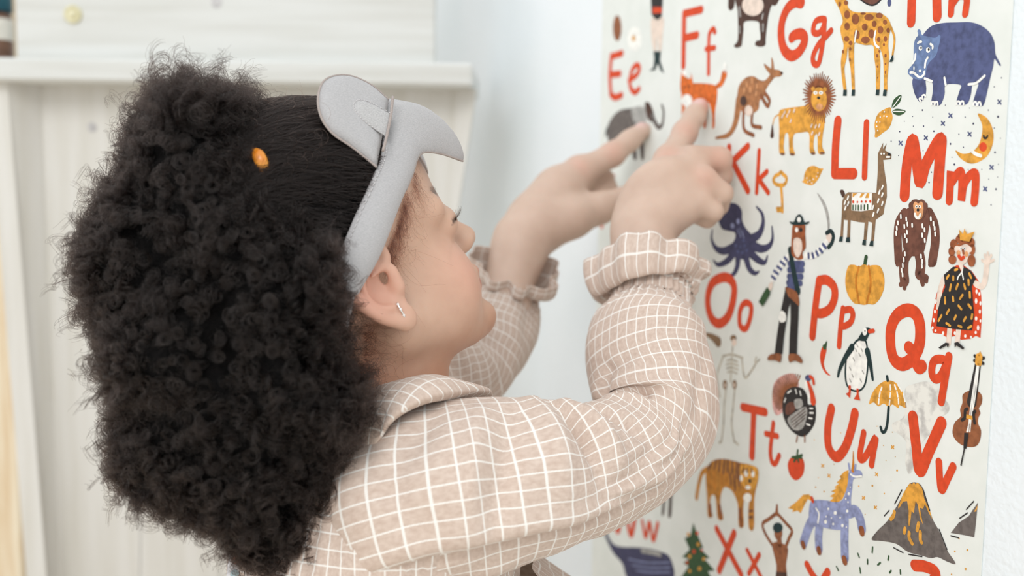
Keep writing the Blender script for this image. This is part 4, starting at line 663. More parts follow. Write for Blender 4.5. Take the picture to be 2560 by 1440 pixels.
# ears
EARX = 0.6
head_base = Field(); head_base.ops = list(head.ops)          # the head without its ears
_hell, _hcone = hell, hcone
def eell(c, *a): _hell((c[0] + EARX, c[1], c[2]), *a)
def econe(a, b, *r): _hcone((a[0] + EARX, a[1], a[2]), (b[0] + EARX, b[1], b[2]), *r)
for s in (-1, 1):
    rot = roty(-14)
    eell((-0.55, s * 7.1, 0.0), (1.5, 0.40, 2.4), 0.005, rot)                     # ear plate
    econe((-1.0, s * 5.8, 0.0), (-0.8, s * 6.4, 0.0), 1.2, 0.85, 0.006)              # root
    rim = [(0.95, 7.0, 1.05), (0.75, 7.1, 1.9), (-0.25, 7.2, 2.4), (-1.35, 7.35, 2.2), (-2.1, 7.5, 1.3), (-2.15, 7.65, 0.2), (-1.75, 7.65, -0.9), (-1.05, 7.5, -1.95), (-0.2, 7.35, -2.6)]
    rim = catmull([(a, s * b, c) for a, b, c in rim], 22)
    for i in range(len(rim) - 1): econe(rim[i], rim[i + 1], 0.34, 0.34, 0.002)
    eell((0.15, s * 7.25, -2.55), (0.75, 0.42, 0.8), 0.005)                          # lobe
    eell((-0.65, s * 7.95, 1.35), (0.95, 0.42, 0.85), 0.003, None, True)             # upper hollow
    anti = catmull([(-0.1, s * 7.5, 1.55), (-1.0, s * 7.6, 0.9), (-1.3, s * 7.6, -0.1), (-0.95, s * 7.5, -1.1), (-0.35, s * 7.45, -1.6)], 12)
    for i in range(len(anti) - 1): econe(anti[i], anti[i + 1], 0.24, 0.24, 0.003)
    eell((-0.3, s * 7.85, -0.15), (0.95, 0.95, 1.2), 0.003, None, True)            # concha
    eell((0.5, s * 7.0, 0.15), (0.26, 0.34, 0.40), 0.005, None, True)                 # canal
    econe((0.85, s * 7.15, 0.25), (0.75, s * 7.2, -0.75), 0.34, 0.36, 0.004)         # tragus
    econe((0.6, s * 7.2, 0.8), (-0.5, s * 7.45, 0.55), 0.18, 0.12, 0.003)            # crus

# ---- arms and hands: joints placed in space, right hand on the fox, left hand on the elephant
def J(L): return [P(*p) for p in L]
hr = Field()
hr.chain(J([(1625, 1060, .70), (1622, 890, .735), (1620, 720, .768), (1606, 590, .787)]), [.026, .028, .0255, .0245], .012)
hr.ell(P(1640, 500, .797), (.026, .019, .034), np.array([unit(P(1720, 540, .79) - P(1600, 470, .80)), -FW, unit(P(1680, 400, .81) - P(1606, 590, .787))]), .012)
for a, ra in (((1672, 402, .815), .0125), ((1730, 410, .806), .0125), ((1757, 452, .797), .012), ((1750, 505, .792), .0115)):
    hr.cone(P(1620, 560, .790), P(*a), .0185, ra, .007)
hr.chain(J([(1678, 398, .815), (1712, 332, .838), (1735, 292, .852), (1750, 268, .8595)]), [.0110, .0094, .0084, .0076], .006)
hr.chain(J([(1728, 398, .806), (1798, 398, .812), (1802, 440, .820), (1768, 466, .816)]), [.0112, .0098, .0088, .0080], .003)
hr.chain(J([(1757, 450, .795), (1804, 484, .797), (1795, 514, .807), (1758, 522, .806)]), [.0105, .0088, .0082, .0075], .002)
hr.chain(J([(1746, 508, .789), (1782, 528, .790), (1768, 546, .798), (1744, 540, .800)]), [.0100, .0082, .0074, .0068], .002)
hr.chain(J([(1600, 560, .800), (1640, 505, .822), (1700, 462, .832), (1745, 452, .830)]), [.0150, .0120, .0098, .0084], .008)
hr.ell(P(1640, 505, .7805), (.0016, .0016, .0012), None, .002, True)
hl = Field()
hl.chain(J([(1195, 922, .823), (1255, 770, .86), (1290, 650, .885), (1306, 600, .892)]), [.020, .0215, .0205, .0215], .012)
hl.cone(P(1306, 600, .892), P(1395, 480, .918), .0225, .0225, .014)
for a, ra in (((1446, 426, .932), .0135), ((1440, 455, .945), .013), ((1432, 485, .955), .012), ((1425, 515, .96), .0115)):
    hl.cone(P(1345, 555, .905), P(*a), .019, ra, .014)
hl.chain(J([(1452, 430, .932), (1532, 386, .942), (1574, 352, .946), (1606, 326, .9475)]), [.0128, .0104, .0088, .0078], .007)
hl.chain(J([(1442, 452, .948), (1510, 448, .966), (1520, 472, .962), (1490, 484, .952)]), [.0110, .0092, .0084, .0078], .004)
hl.chain(J([(1434, 485, .955), (1505, 488, .972), (1505, 520, .966), (1470, 522, .956)]), [.0112, .0096, .0088, .0078], .005)
hl.chain(J([(1426, 512, .962), (1484, 520, .978), (1480, 545, .970), (1452, 540, .962)]), [.0105, .0088, .0080, .0072], .005)
hl.chain(J([(1352, 572, .895), (1430, 546, .900), (1500, 520, .912), (1558, 492, .920)]), [.0180, .0160, .0125, .0095], .010)

torso = Field()
SR, SL = T(-0.5, 6.2, -5.0), T(-0.5, -6.2, -5.0)
torso.ell(T(0, 0, -12), (.066, .080, .10), np.array([TF, TR, TU]), .03)
torso.cone(SR, SL, .024, .024, .02)
torso.cone(T(0.2, 0, -0.5), T(0, 0, -6), .040, .050, .02)
torso.ell(T(1, 0, -26), (.075, .088, .10), np.array([TF, TR, TU]), .03)
torso.ell(T(0, 0, -36), (.085, .095, .09), np.array([TF, TR, TU]), .03)
RE = P(1625, 1060, .70); LE = P(1195, 922, .823)
torso.chain([SR, P(1180, 1215, .622), P(1400, 1190, .645), RE], [.026, .030, .030, .026], .02); torso.chain([SL, LE], [.026, .020], .02)
for s in (-1, 1):
    hip = T(0, s * 5.0, -38); knee = T(1.5, s * 5.2, -60); ank = T(0, s * 5.4, -80)
    ank[2] = 0.055; knee[2] = 0.27
    torso.chain([hip, knee, ank], [.055, .042, .026], .02)
    toe = ank + TF * 0.085; toe[2] = 0.022; hel = ank - TF * 0.012; hel[2] = 0.026
    torso.chain([hel, toe], [.024, .020], .015); torso.chain([ank, hel], [.026, .024], .01)
def bounds(F, pad=.006):
    lo = np.full(3, 9.); hi = -lo
    for op in F.ops:
        if op[-1]: continue
        if op[0] == 'e':
            e = np.sqrt(((op[3] * op[2][:, None]) ** 2).sum(0)); a, b = op[1] - e, op[1] + e
        else:
            R = max(op[3]); a, b = np.minimum(op[1], op[2]) - R, np.maximum(op[1], op[2]) + R
        lo = np.minimum(lo, a); hi = np.maximum(hi, b)
    return lo - pad, hi + pad
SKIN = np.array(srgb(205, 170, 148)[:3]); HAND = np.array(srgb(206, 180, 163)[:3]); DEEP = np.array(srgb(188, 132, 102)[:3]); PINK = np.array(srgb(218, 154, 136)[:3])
NAIL = np.array(srgb(224, 190, 184)[:3]); LIP = np.array(srgb(196, 110, 100)[:3])
VV, QQ, CC = [], [], []; off = 0
def addshell(F, h, colf, relax=2):
    global off
    lo, hi = bounds(F, 4 * h)
    V, Q = F.mesh(lo, hi, h, relax)
    VV.append(V); QQ.append(Q + off); CC.append(colf(V)); off += len(V)
def blend(c, target, w): return c * (1 - w[:, None]) + target * w[:, None]
def near(V, p, r): return np.exp(-((V - np.asarray(p)) ** 2).sum(1) / r ** 2)
def headcol(V):
    L = Hinv(V); c = np.tile(SKIN, (len(V), 1))
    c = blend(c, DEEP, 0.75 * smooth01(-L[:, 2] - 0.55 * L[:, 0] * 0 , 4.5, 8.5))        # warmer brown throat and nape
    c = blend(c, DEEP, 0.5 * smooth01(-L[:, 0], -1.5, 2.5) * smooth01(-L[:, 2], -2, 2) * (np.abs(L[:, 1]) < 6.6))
    for s in (-1, 1):
        c = blend(c, PINK, 0.45 * near(V, H(6.6, s * 4.2, -2.6), .022))
        c = blend(c, PINK, 0.6 * near(V, H(-0.8, s * 7.8, 0), .026) * (np.abs(L[:, 1]) > 6.7))
        c = blend(c, np.array(srgb(60, 38, 30)[:3]), 0.8 * np.exp(-(((L[:, 2] - 2.75) / .28) ** 2)) * ((L[:, 0] > 6) & (L[:, 1] * s > 1.2) & (L[:, 1] * s < 4.4)))
        c = blend(c, np.array(srgb(40, 26, 22)[:3]), 0.9 * np.exp(-(((L[:, 2] - 0.6) / .16) ** 2)) * ((L[:, 0] > 7.6) & (np.abs(L[:, 1] * s - 3.0) < 1.25)))
    c = blend(c, LIP, 0.8 * np.exp(-(((L[:, 2] + 3.7) / .62) ** 2)) * ((L[:, 0] > 8.3) & (np.abs(L[:, 1]) < 1.9)))
    return c
def handcol(tip, dirn, knucks):
    def f(V):
        c = np.tile(HAND, (len(V), 1))
        for k in knucks: c = blend(c, PINK, 0.4 * near(V, P(*k), .010))
        n = np.asarray(tip); c = blend(c, NAIL, np.clip(1.6 * near(V, n, .0058), 0, 1))
        return c
    return f
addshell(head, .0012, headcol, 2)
_tipR = P(1745, 258, .8555); _tipL = P(1602, 310, .946)
addshell(hr, .0015, handcol(_tipR, None, [(1712, 332, .83), (1792, 395, .805), (1757, 448, .79), (1672, 398, .806)]))
addshell(hl, .0017, handcol(_tipL, None, [(1446, 420, .92), (1530, 380, .935)]))
addshell(torso, .005, lambda V: np.tile(SKIN, (len(V), 1)))
def skin_mat():
    m, n, l, b = new_mat('skin')
    a = n.new('ShaderNodeVertexColor'); a.layer_name = 'Col'
    tc = n.new('ShaderNodeTexCoord'); t = n.new('ShaderNodeTexNoise'); t.inputs['Scale'].default_value = 70; t.inputs['Detail'].default_value = 4
    l.new(tc.outputs['Object'], t.inputs['Vector'])
    mx = n.new('ShaderNodeMixRGB'); mx.blend_type = 'MULTIPLY'; mx.inputs[0].default_value = 0.25
    r = n.new('ShaderNodeValToRGB'); r.color_ramp.elements[0].color = (.72, .62, .58, 1); r.color_ramp.elements[1].color = (1, 1, 1, 1)
    r.color_ramp.elements[0].position = .3; r.color_ramp.elements[1].position = .65
    l.new(t.outputs['Fac'], r.inputs[0]); l.new(a.outputs['Color'], mx.inputs[1]); l.new(r.outputs[0], mx.inputs[2])
    l.new(mx.outputs[0], b.inputs['Base Color'])
    b.inputs['Roughness'].default_value = 0.48; b.inputs['Specular IOR Level'].default_value = 0.35
    b.inputs['Subsurface Weight'].default_value = 0.22; b.inputs['Subsurface Radius'].default_value = (1.0, .35, .2); b.inputs['Subsurface Scale'].default_value = 0.006
    t2 = n.new('ShaderNodeTexNoise'); t2.inputs['Scale'].default_value = 900; l.new(tc.outputs['Object'], t2.inputs['Vector'])
    bp = n.new('ShaderNodeBump'); bp.inputs['Strength'].default_value = .12; bp.inputs['Distance'].default_value = .0004
    l.new(t2.outputs['Fac'], bp.inputs['Height']); l.new(bp.outputs[0], b.inputs['Normal'])
    return m
M['skin'] = skin_mat()
Vb, Qb, Cb = np.vstack(VV), np.vstack(QQ), np.vstack(CC)
Cb = np.hstack([Cb, np.ones((len(Cb), 1))])
body = mesh_obj('body', Vb, Qb, M['skin'], person, vcol=Cb)

# ---- the checked dress
def check_mat():
    m, n, l, b = new_mat('checked_linen')
    uv = n.new('ShaderNodeUVMap'); uv.uv_map = 'UVMap'
    tn = n.new('ShaderNodeTexNoise'); tn.inputs['Scale'].default_value = 60; tn.inputs['Detail'].default_value = 2; l.new(uv.outputs[0], tn.inputs['Vector'])
    add = n.new('ShaderNodeVectorMath'); add.operation = 'MULTIPLY_ADD'; add.inputs[1].default_value = (.0008, .0008, 0)
    l.new(tn.outputs['Color'], add.inputs[0]); l.new(uv.outputs[0], add.inputs[2])
    sx = n.new('ShaderNodeSeparateXYZ'); l.new(add.outputs[0], sx.inputs[0])
    def mth(op, a, bb=None):
        q = n.new('ShaderNodeMath'); q.operation = op
        (l.new(a, q.inputs[0]) if not isinstance(a, (int, float)) else setattr(q.inputs[0], 'default_value', a))
        if bb is not None: (l.new(bb, q.inputs[1]) if not isinstance(bb, (int, float)) else setattr(q.inputs[1], 'default_value', bb))
        return q.outputs[0]
    PITCHC, LW = 0.0088, 0.075
    lines = []
    for ax in (0, 1):
        fr = mth('FRACT', mth('DIVIDE', sx.outputs[ax], PITCHC))
        d = mth('ABSOLUTE', mth('SUBTRACT', fr, 0.5))
        q = n.new('ShaderNodeMapRange'); q.inputs[1].default_value = LW * .5; q.inputs[2].default_value = LW * .85; q.inputs[3].default_value = 1; q.inputs[4].default_value = 0
        l.new(d, q.inputs[0]); lines.append(q.outputs[0])
    # twill break-up of the white threads
    tw = mth('SINE', mth('MULTIPLY', mth('ADD', sx.outputs[0], sx.outputs[1]), 5200.0))
    tw = mth('MULTIPLY_ADD', tw, 0.14) ; tw.node.inputs[2].default_value = 0.80
    both = mth('MAXIMUM', lines[0], lines[1]); cross = mth('MULTIPLY', lines[0], lines[1])
    fac = mth('MAXIMUM', mth('MULTIPLY', both, tw), cross)
    t = n.new('ShaderNodeTexNoise'); t.inputs['Scale'].default_value = 420; t.inputs['Detail'].default_value = 5; l.new(uv.outputs[0], t.inputs['Vector'])
    base = n.new('ShaderNodeValToRGB'); base.color_ramp.elements[0].color = srgb(196, 174, 160); base.color_ramp.elements[1].color = srgb(214, 196, 183)
    base.color_ramp.elements[0].position = .3; base.color_ramp.elements[1].position = .7
    l.new(t.outputs['Fac'], base.inputs[0])
    mx = n.new('ShaderNodeMixRGB'); l.new(fac, mx.inputs[0]); l.new(base.outputs[0], mx.inputs[1]); mx.inputs[2].default_value = srgb(243, 241, 236)
    l.new(mx.outputs[0], b.inputs['Base Color'])
    b.inputs['Roughness'].default_value = .85; b.inputs['Specular IOR Level'].default_value = .15
    b.inputs['Sheen Weight'].default_value = .15
    wv = n.new('ShaderNodeMath'); wv.operation = 'MULTIPLY'
    l.new(mth('SINE', mth('MULTIPLY', sx.outputs[0], 9000.0)), wv.inputs[0]); l.new(mth('SINE', mth('MULTIPLY', sx.outputs[1], 9000.0)), wv.inputs[1])
    h = mth('ADD', wv.outputs[0], mth('MULTIPLY', t.outputs['Fac'], 4.0))
    bp = n.new('ShaderNodeBump'); bp.inputs['Strength'].default_value = .25; bp.inputs['Distance'].default_value = .0002
    l.new(h, bp.inputs['Height']); l.new(bp.outputs[0], b.inputs['Normal'])
    return m
M['check'] = check_mat()
def vnoise(n0, freq):
    """smooth 2-D value noise over arrays u, v"""
    g = np.random.default_rng(n0).uniform(-1, 1, (64, 64))
    def f(u, v):
        u = np.asarray(u) * freq; v = np.asarray(v) * freq
        iu = np.floor(u).astype(int); iv = np.floor(v).astype(int); fu = u - iu; fv = v - iv
        fu = fu * fu * (3 - 2 * fu); fv = fv * fv * (3 - 2 * fv)
        G = lambda a, b: g[a % 64, b % 64]
        return (G(iu, iv) * (1 - fu) + G(iu + 1, iv) * fu) * (1 - fv) + (G(iu, iv + 1) * (1 - fu) + G(iu + 1, iv + 1) * fu) * fv
    return f
dress = Field()
dress.ell(T(0, 0, -12.0), (.080, .094, .13), np.array([TF, TR, TU]), .03)
dress.cone(T(-0.6, 6.6, -4.6), T(-0.6, -6.6, -4.6), .034, .034, .03)
dress.cone(T(0, 0, -2.0), T(0, 0, -8), .056, .075, .03)
dress.cone(T(-.5, 0, -12), T(-.5, 0, -20), .086, .094, .03)
lo, hi = bounds(dress, .014); lo[2] = NB[2] - 0.175
Vd, Qd = dress.mesh(lo, hi, .0035, 4)
# cut the neck hole
rel = Vd - NB; f_, r_, u_ = rel @ TF, rel @ TR, rel @ TU
inneck = (f_ ** 2 + r_ ** 2 < .046 ** 2) & (u_ > -.03)
keep = ~(inneck[Qd].any(1)); Qd = Qd[keep]
nz = vnoise(3, 26)
Nd = vnormals(Vd, Qd)
th = np.arctan2(r_, -f_)
Vd = Vd + Nd * (0.0016 * nz(th * 2.2, u_ * 1.2 + 3) + .001 * nz(th * 5, u_ * 3))[:, None]
uvd = np.stack([th * 0.098, u_ * 1.02 + 0.25 * np.abs(th * 0) ], 1)
# texture seam lies under the front of the dress, out of sight
lu = uvd[Qd.ravel()].reshape(-1, 4, 2); span = lu[:, :, 0].max(1) - lu[:, :, 0].min(1)
fix = span > 0.3
lu[fix, :, 0] = np.where(lu[fix, :, 0] < 0, lu[fix, :, 0] + 2 * np.pi * .098, lu[fix, :, 0])
dr = mesh_obj('dress', Vd, Qd, M['check'], person, uv=lu.reshape(-1, 2))

def frames(path, ref):
    t = np.gradient(path, axis=0); t /= np.linalg.norm(t, axis=1)[:, None]
    e1 = ref - (t @ ref)[:, None] * t; e1 /= np.linalg.norm(e1, axis=1)[:, None]
    return t, e1, np.cross(t, e1)
def sleeve(name, ctrl, ref, folds, nL, nT, vref=0.05, seed=1, ripple=0.0020, flip=1, twist=0.0):
    ctrl = np.array([list(P(*c[:3])) + [c[3], c[4] if len(c) > 4 else 0] for c in ctrl])
    cur = catmull(ctrl, nL); path, rad, ruf = cur[:, :3], cur[:, 3], np.clip(cur[:, 4], 0, None)
    # even out the spacing frames
    t, e1, e2 = frames(path, ref)
    s = np.r_[0, np.cumsum(np.linalg.norm(np.diff(path, axis=0), axis=1))]
    th = np.linspace(-np.pi, np.pi, nT, endpoint=False)
    S, TH = np.meshgrid(s, th, indexing='ij')
    R = np.repeat(rad[:, None], nT, 1)
    n1, n2 = vnoise(seed, 20), vnoise(seed + 5, 20)
    wrap = lambda f: f
    cu = np.cos(TH) * 0.05; su = np.sin(TH) * 0.05
    R = R + ripple * (n1(S * 1.1 + su * .6, cu * 1.3 + 2) * 1.5 + n2(S * 2.6 + su, cu * 2.8 - su * 1.5) * .7)
    for (s0, t0, s1, t1, w, amp) in folds:
        a = np.array([s0, math.radians(t0) * .05]); b = np.array([s1, math.radians(t1) * .05]); ab = b - a
        q = np.stack([S, TH * .05], -1) - a; tt = np.clip((q @ ab) / (ab @ ab), 0, 1)
        d = np.linalg.norm(q - tt[..., None] * ab, axis=-1)
        R = R + amp * np.exp(-(d / w) ** 2) * (0.25 + 0.75 * np.sin(np.pi * np.clip(tt, .08, .92)))
    lowf = (ruf > .0015)[:, None]
    wv = np.where(lowf, np.sin(7 * TH + 1.6 * np.sin(2 * TH + seed) + seed) + .5 * np.sin(11 * TH + 2 * np.sin(TH) + 2 * seed), np.sin(26 * TH + 2 * np.sin(3 * TH + seed)) + .5 * np.sin(41 * TH + seed))
    R = R + ruf[:, None] * wv
    V = path[:, None] + R[..., None] * (np.cos(TH)[..., None] * e1[:, None] + np.sin(TH)[..., None] * e2[:, None] * flip)
    f = grid_faces(nL, nT, False, True)
    U = TH * vref + twist * S; W = S
    uvv = np.stack([U, W], -1).reshape(-1, 2)
    luv = uvv[f.ravel()].reshape(-1, 4, 2)
    last = (luv[:, :, 0].max(1) - luv[:, :, 0].min(1)) > math.pi * vref
    luv[last, :, 0] = np.where(luv[last, :, 0] < 0, luv[last, :, 0] + 2 * np.pi * vref, luv[last, :, 0])
    o = mesh_obj(name, V.reshape(-1, 3), f, M['check'], dr, uv=luv.reshape(-1, 2))
    return o, path, rad, (t, e1, e2), s
VIEW = -FW
# right sleeve; angle 0 faces the camera
foldsR = [
    (0.015, 36, 0.20, 30, .006, -.0095), (0.02, 48, 0.17, 44, .010, -.004), (0.01, 22, 0.19, 16, .010, .0045),
    (0.095, -65, 0.080, 15, .0055, -.0065), (0.082, -65, 0.066, 10, .006, .0045), (0.125, -80, 0.130, -8, .0055, -.0120), (0.140, -80, 0.150, -10, .006, .0075),
    (0.110, -80, 0.108, 0, .0055, .0065), (0.160, -70, 0.178, -12, .005, -.0085), (0.060, -75, 0.048, -20, .007, -.0060), (0.03, -60, 0.03, 20, .010, .004), (0.045, -30, 0.055, 25, .006, -.003),
    (0.13, 2, 0.205, 12, .0045, -.0045), (0.14, 12, 0.215, 2, .0045, .0035), (0.12, 8, 0.17, 24, .0045, -.004), (0.15, -6, 0.20, -2, .004, -.003), (0.16, 22, 0.21, 24, .004, .003),
    (0.200, -75, 0.232, -25, .006, -.0095), (0.190, -80, 0.210, -40, .005, .005), (0.220, -90, 0.262, -55, .006, -.0060), (0.23, -30, 0.245, 40, .009, .004), (0.25, -70, 0.280, 15, .007, -.0045), (0.262, -40, 0.29, 40, .006, .003), (0.215, 10, 0.26, 55, .007, -.004),
]
slR, pR, rR, frR, sR = sleeve('sleeve', [
    (945, 1275, .650, .0440), (1000, 1258, .630, .0500), (1085, 1240, .621, .0525), (1180, 1224, .622, .0525), (1290, 1208, .628, .0490), (1400, 1190, .645, .0455), (1500, 1160, .665, .0420),
    (1590, 1110, .690, .0395), (1640, 1045, .705, .0400), (1640, 970, .716, .0425), (1622, 890, .730, .0430), (1616, 835, .741, .0405), (1620, 800, .749, .0345, .0008), (1624, 778, .754, .0292, .0010)],
    VIEW, foldsR, 170, 200, seed=2)
slR['label'] = 'near puffed sleeve with soft folds'
cfR, *_ = sleeve('cuff', [(1624, 781, .7535, .0292, .0009), (1625, 770, .756, .0284, .0009), (1625, 758, .758, .0290, .0008), (1625, 747, .760, .0284, .0009), (1625, 735, .763, .0292, .0009)], VIEW, [], 18, 220, vref=.05, seed=4, ripple=.0004)
rfR, *_ = sleeve('ruffle', [(1625, 738, .7625, .0292, .0009), (1624, 728, .765, .0340, .0018), (1620, 708, .767, .0405, .0026), (1618, 688, .770, .0418, .0034), (1617, 668, .774, .0412, .0040)], VIEW, [], 44, 240, vref=.05, seed=4, ripple=.0008)
# left sleeve, farther off behind the chin
foldsL = [(0.05, -40, 0.09, 40, .012, -.006), (0.09, -60, 0.12, 30, .010, -.006), (0.10, 10, 0.13, 60, .010, .005), (0.15, -50, 0.16, 20, .009, -.004)]
slL, pL, rL, frL, sL = sleeve('sleeve', [
    (760, 1040, .735, .050), (900, 1000, .760, .047), (1030, 960, .785, .043), (1120, 945, .805, .037), (1185, 925, .822, .032), (1222, 875, .838, .031), (1240, 825, .852, .0315), (1258, 775, .866, .0290, .0008), (1270, 745, .874, .0255, .0012)],
    VIEW, foldsL, 120, 140, seed=9)
slL['label'] = 'far sleeve, behind the chin'
cfL, *_ = sleeve('cuff', [(1270, 747, .873, .0255, .0010), (1275, 730, .876, .0250, .0010)], VIEW, [], 6, 140, seed=6, ripple=.0004)
rfL, *_ = sleeve('ruffle', [(1275, 731, .876, .0255, .0010), (1278, 716, .876, .0310, .0030), (1286, 690, .873, .0370, .0042), (1294, 662, .868, .0370, .0045)], VIEW, [], 30, 160, seed=6, ripple=.001)
for o in (rfR, rfL):
    md = o.modifiers.new('cloth', 'SOLIDIFY'); md.thickness = .0008

# collar: stands away from the neck, rolls over and lies on the shoulder
top_ = [(800, 1010, .655), (880, 986, .636), (940, 966, .624), (1000, 948, .618), (1070, 935, .624), (1130, 946, .640), (1196, 986, .668), (1165, 1000, .705), (1080, 990, .735), (960, 980, .742), (850, 990, .715)]
out_ = [(780, 1120, .638), (860, 1130, .612), (932, 1112, .594), (985, 1046, .590), (1050, 1008, .594), (1120, 992, .610), (1204, 992, .660), (1200, 1030, .712), (1110, 1040, .765), (960, 1040, .780), (800, 1050, .735)]
inn_ = [(845, 1030, .668), (900, 1020, .645), (945, 1012, .634), (1000, 1000, .632), (1060, 985, .640), (1100, 985, .655), (1125, 1010, .680), (1110, 1020, .700), (1040, 1010, .715), (950, 1005, .718), (870, 1010, .700)]
nA = 132
Tc, Oc, Ic = [catmull(np.array([P(*q) for q in L]), nA, True) for L in (top_, out_, inn_)]
cenn = NB + TU * -.01
outw = Oc - cenn; outw -= (outw @ TU)[:, None] * TU; outw /= np.linalg.norm(outw, axis=1)[:, None]
rows = [Ic, (Ic + Tc) / 2 + TU * .003, Tc, Tc * .62 + Oc * .38 + outw * .0062 + TU * .0045, Tc * .25 + Oc * .75 + outw * .0062 + TU * .002, Oc, Oc - outw * .004 - TU * .003]
V = np.stack(rows, 1); V = np.array([catmull(v, 22) for v in V]); prof = 22
uvc = np.stack([(V - NB) @ unit(TR + .35 * TF), (V - NB) @ unit(TF - .35 * TR) * 1.0 + (V - NB) @ TU * .6], -1)
co = mesh_obj('collar', V.reshape(-1, 3), grid_faces(nA, prof, True, False), M['check'], dr, uv=uvc.reshape(-1, 2), subsurf=1)
md = co.modifiers.new('cloth', 'SOLIDIFY'); md.thickness = .0016; md.offset = 1

# skirt gathered into a high seam
nT, nL = 220, 50
th = np.linspace(-np.pi, np.pi, nT, endpoint=False); q = np.linspace(0, 1, nL)
QQ2, TH = np.meshgrid(q, th, indexing='ij')
Ru = .110 + .085 * QQ2 ** .75; Rf = .098 + .10 * QQ2 ** .7
wave = (np.sin(16 * TH + 2 * np.sin(3 * TH)) + .6 * np.sin(27 * TH + 1)) * (.0016 + .009 * QQ2)
fwdgain = .055 * smooth01(np.sin(TH), 0, 1) * smooth01(QQ2, -.02, .22)
z = -.125 + .022 * np.sin(TH) - .36 * QQ2
V = NB + (TR * 1.0) * ((Ru + wave) * np.cos(TH))[..., None] + TF * ((Rf + wave + fwdgain) * np.sin(TH))[..., None] + TU * z[..., None]
uvs = np.stack([TH * .16, QQ2 * .36], -1).reshape(-1, 2); f = grid_faces(nL, nT, False, True)
luv = uvs[f.ravel()].reshape(-1, 4, 2); last = (luv[:, :, 0].max(1) - luv[:, :, 0].min(1)) > .4
luv[last, :, 0] = np.where(luv[last, :, 0] < 0, luv[last, :, 0] + 2 * np.pi * .16, luv[last, :, 0])
sk = mesh_obj('skirt', V.reshape(-1, 3), f, M['check'], dr, uv=luv.reshape(-1, 2))

# ================================================================ what she wears on her head
def cloth_mat(name, c1, c2, line=None):
    m, n, l, b = new_mat(name)
    tc = n.new('ShaderNodeTexCoord'); t = n.new('ShaderNodeTexNoise'); t.inputs['Scale'].default_value = 900; t.inputs['Detail'].default_value = 3
    mp = n.new('ShaderNodeMapping'); mp.inputs['Scale'].default_value = (1, 1, 3); mp.inputs['Rotation'].default_value = (.3, .5, .2)
    l.new(tc.outputs['Object'], mp.inputs[0]); l.new(mp.outputs[0], t.inputs['Vector'])
    r = n.new('ShaderNodeValToRGB'); r.color_ramp.elements[0].color = c1; r.color_ramp.elements[1].color = c2
    r.color_ramp.elements[0].position = .3; r.color_ramp.elements[1].position = .7
    l.new(t.outputs['Fac'], r.inputs[0]); l.new(r.outputs[0], b.inputs['Base Color'])
    b.inputs['Roughness'].default_value = .9; b.inputs['Specular IOR Level'].default_value = .1; b.inputs['Sheen Weight'].default_value = .2
    w1 = n.new('ShaderNodeTexWave'); w1.inputs['Scale'].default_value = 420; w1.inputs['Distortion'].default_value = 1.5; l.new(mp.outputs[0], w1.inputs['Vector'])
    ad = n.new('ShaderNodeMath'); ad.operation = 'ADD'; l.new(w1.outputs['Fac'], ad.inputs[0]); l.new(t.outputs['Fac'], ad.inputs[1])
    bp = n.new('ShaderNodeBump'); bp.inputs['Strength'].default_value = .3; bp.inputs['Distance'].default_value = .0003
    l.new(ad.outputs[0], bp.inputs['Height']); l.new(bp.outputs[0], b.inputs['Normal'])
    return m
M['grey'] = cloth_mat('grey_jersey', srgb(168, 166, 167), srgb(187, 185, 185))
M['grey_in'] = cloth_mat('grey_mesh', srgb(166, 164, 164), srgb(196, 194, 193))
M['grey_dark'] = cloth_mat('grey_lining', srgb(158, 146, 140), srgb(178, 166, 160))
M['thread'] = noise_mat('grey_thread', srgb(196, 192, 192), srgb(210, 206, 206), 300, .8)
mask = empty('sleep_mask', H(8, 0, 8))
tag(mask, 'grey padded sleep mask with bear ears, pushed up on the forehead', 'sleep mask')
# stations along the right half: (front edge px, rear edge px, local y of each)
st = [((868, 830), (815, 730), -6.9, -6.9), ((888, 752), (842, 650), -7.75, -7.6), ((950, 640), (872, 575), -7.85, -7.6), ((1000, 512), (922, 455), -7.0, -6.8),
      ((1030, 440), (944, 402), -6.2, -6.1), ((1052, 385), (955, 330), -5.3, -5.2), ((1100, 384), (968, 262), -4.2, -4.1), ((1148, 396), (1000, 258), -2.7, -2.6)]
Lo = [Hpx(*a, ya) for a, b, ya, yb in st]; Up_ = [Hpx(*b, yb) for a, b, ya, yb in st]
Lo[-1] = Hpx(1155, 402, -2.9); Lo.append(np.array([10.0, 0, 5.9])); Up_.append(np.array([8.0, 0, 10.1]))
mir = np.array([1, -1, 1])
Lo = np.array(Lo + [p * mir for p in Lo[-2::-1]]); Up_ = np.array(Up_ + [p * mir for p in Up_[-2::-1]])
NS = 140; Lc, Uc = catmull(Lo, NS), catmull(Up_, NS)
nr = 40; V = np.zeros((NS, nr, 3))
wlen = np.linalg.norm(Uc - Lc, axis=1)
pad = smooth01(wlen, 3.2, 5.5)
ph = np.linspace(0, 2 * np.pi, nr, endpoint=False)
cx = np.sign(np.cos(ph)) * np.abs(np.cos(ph)) ** .55; sy = np.sign(np.sin(ph)) * np.abs(np.sin(ph)) ** .8
for i in range(NS):
    a, b = HA(Lc[i]), HA(Uc[i]); mid = (a + b) / 2
    n_ = head_base.grad(mid); bdir = unit(b - a); n_ = unit(n_ - (n_ @ bdir) * bdir)
    hw = np.linalg.norm(b - a) / 2; thk = .0024 + .0016 * pad[i]
    bow = (.0035 + .0035 * pad[i]) * (1 - cx ** 2)
    V[i] = mid + bdir * (cx * hw)[:, None] + n_ * (bow + sy * thk)[:, None]
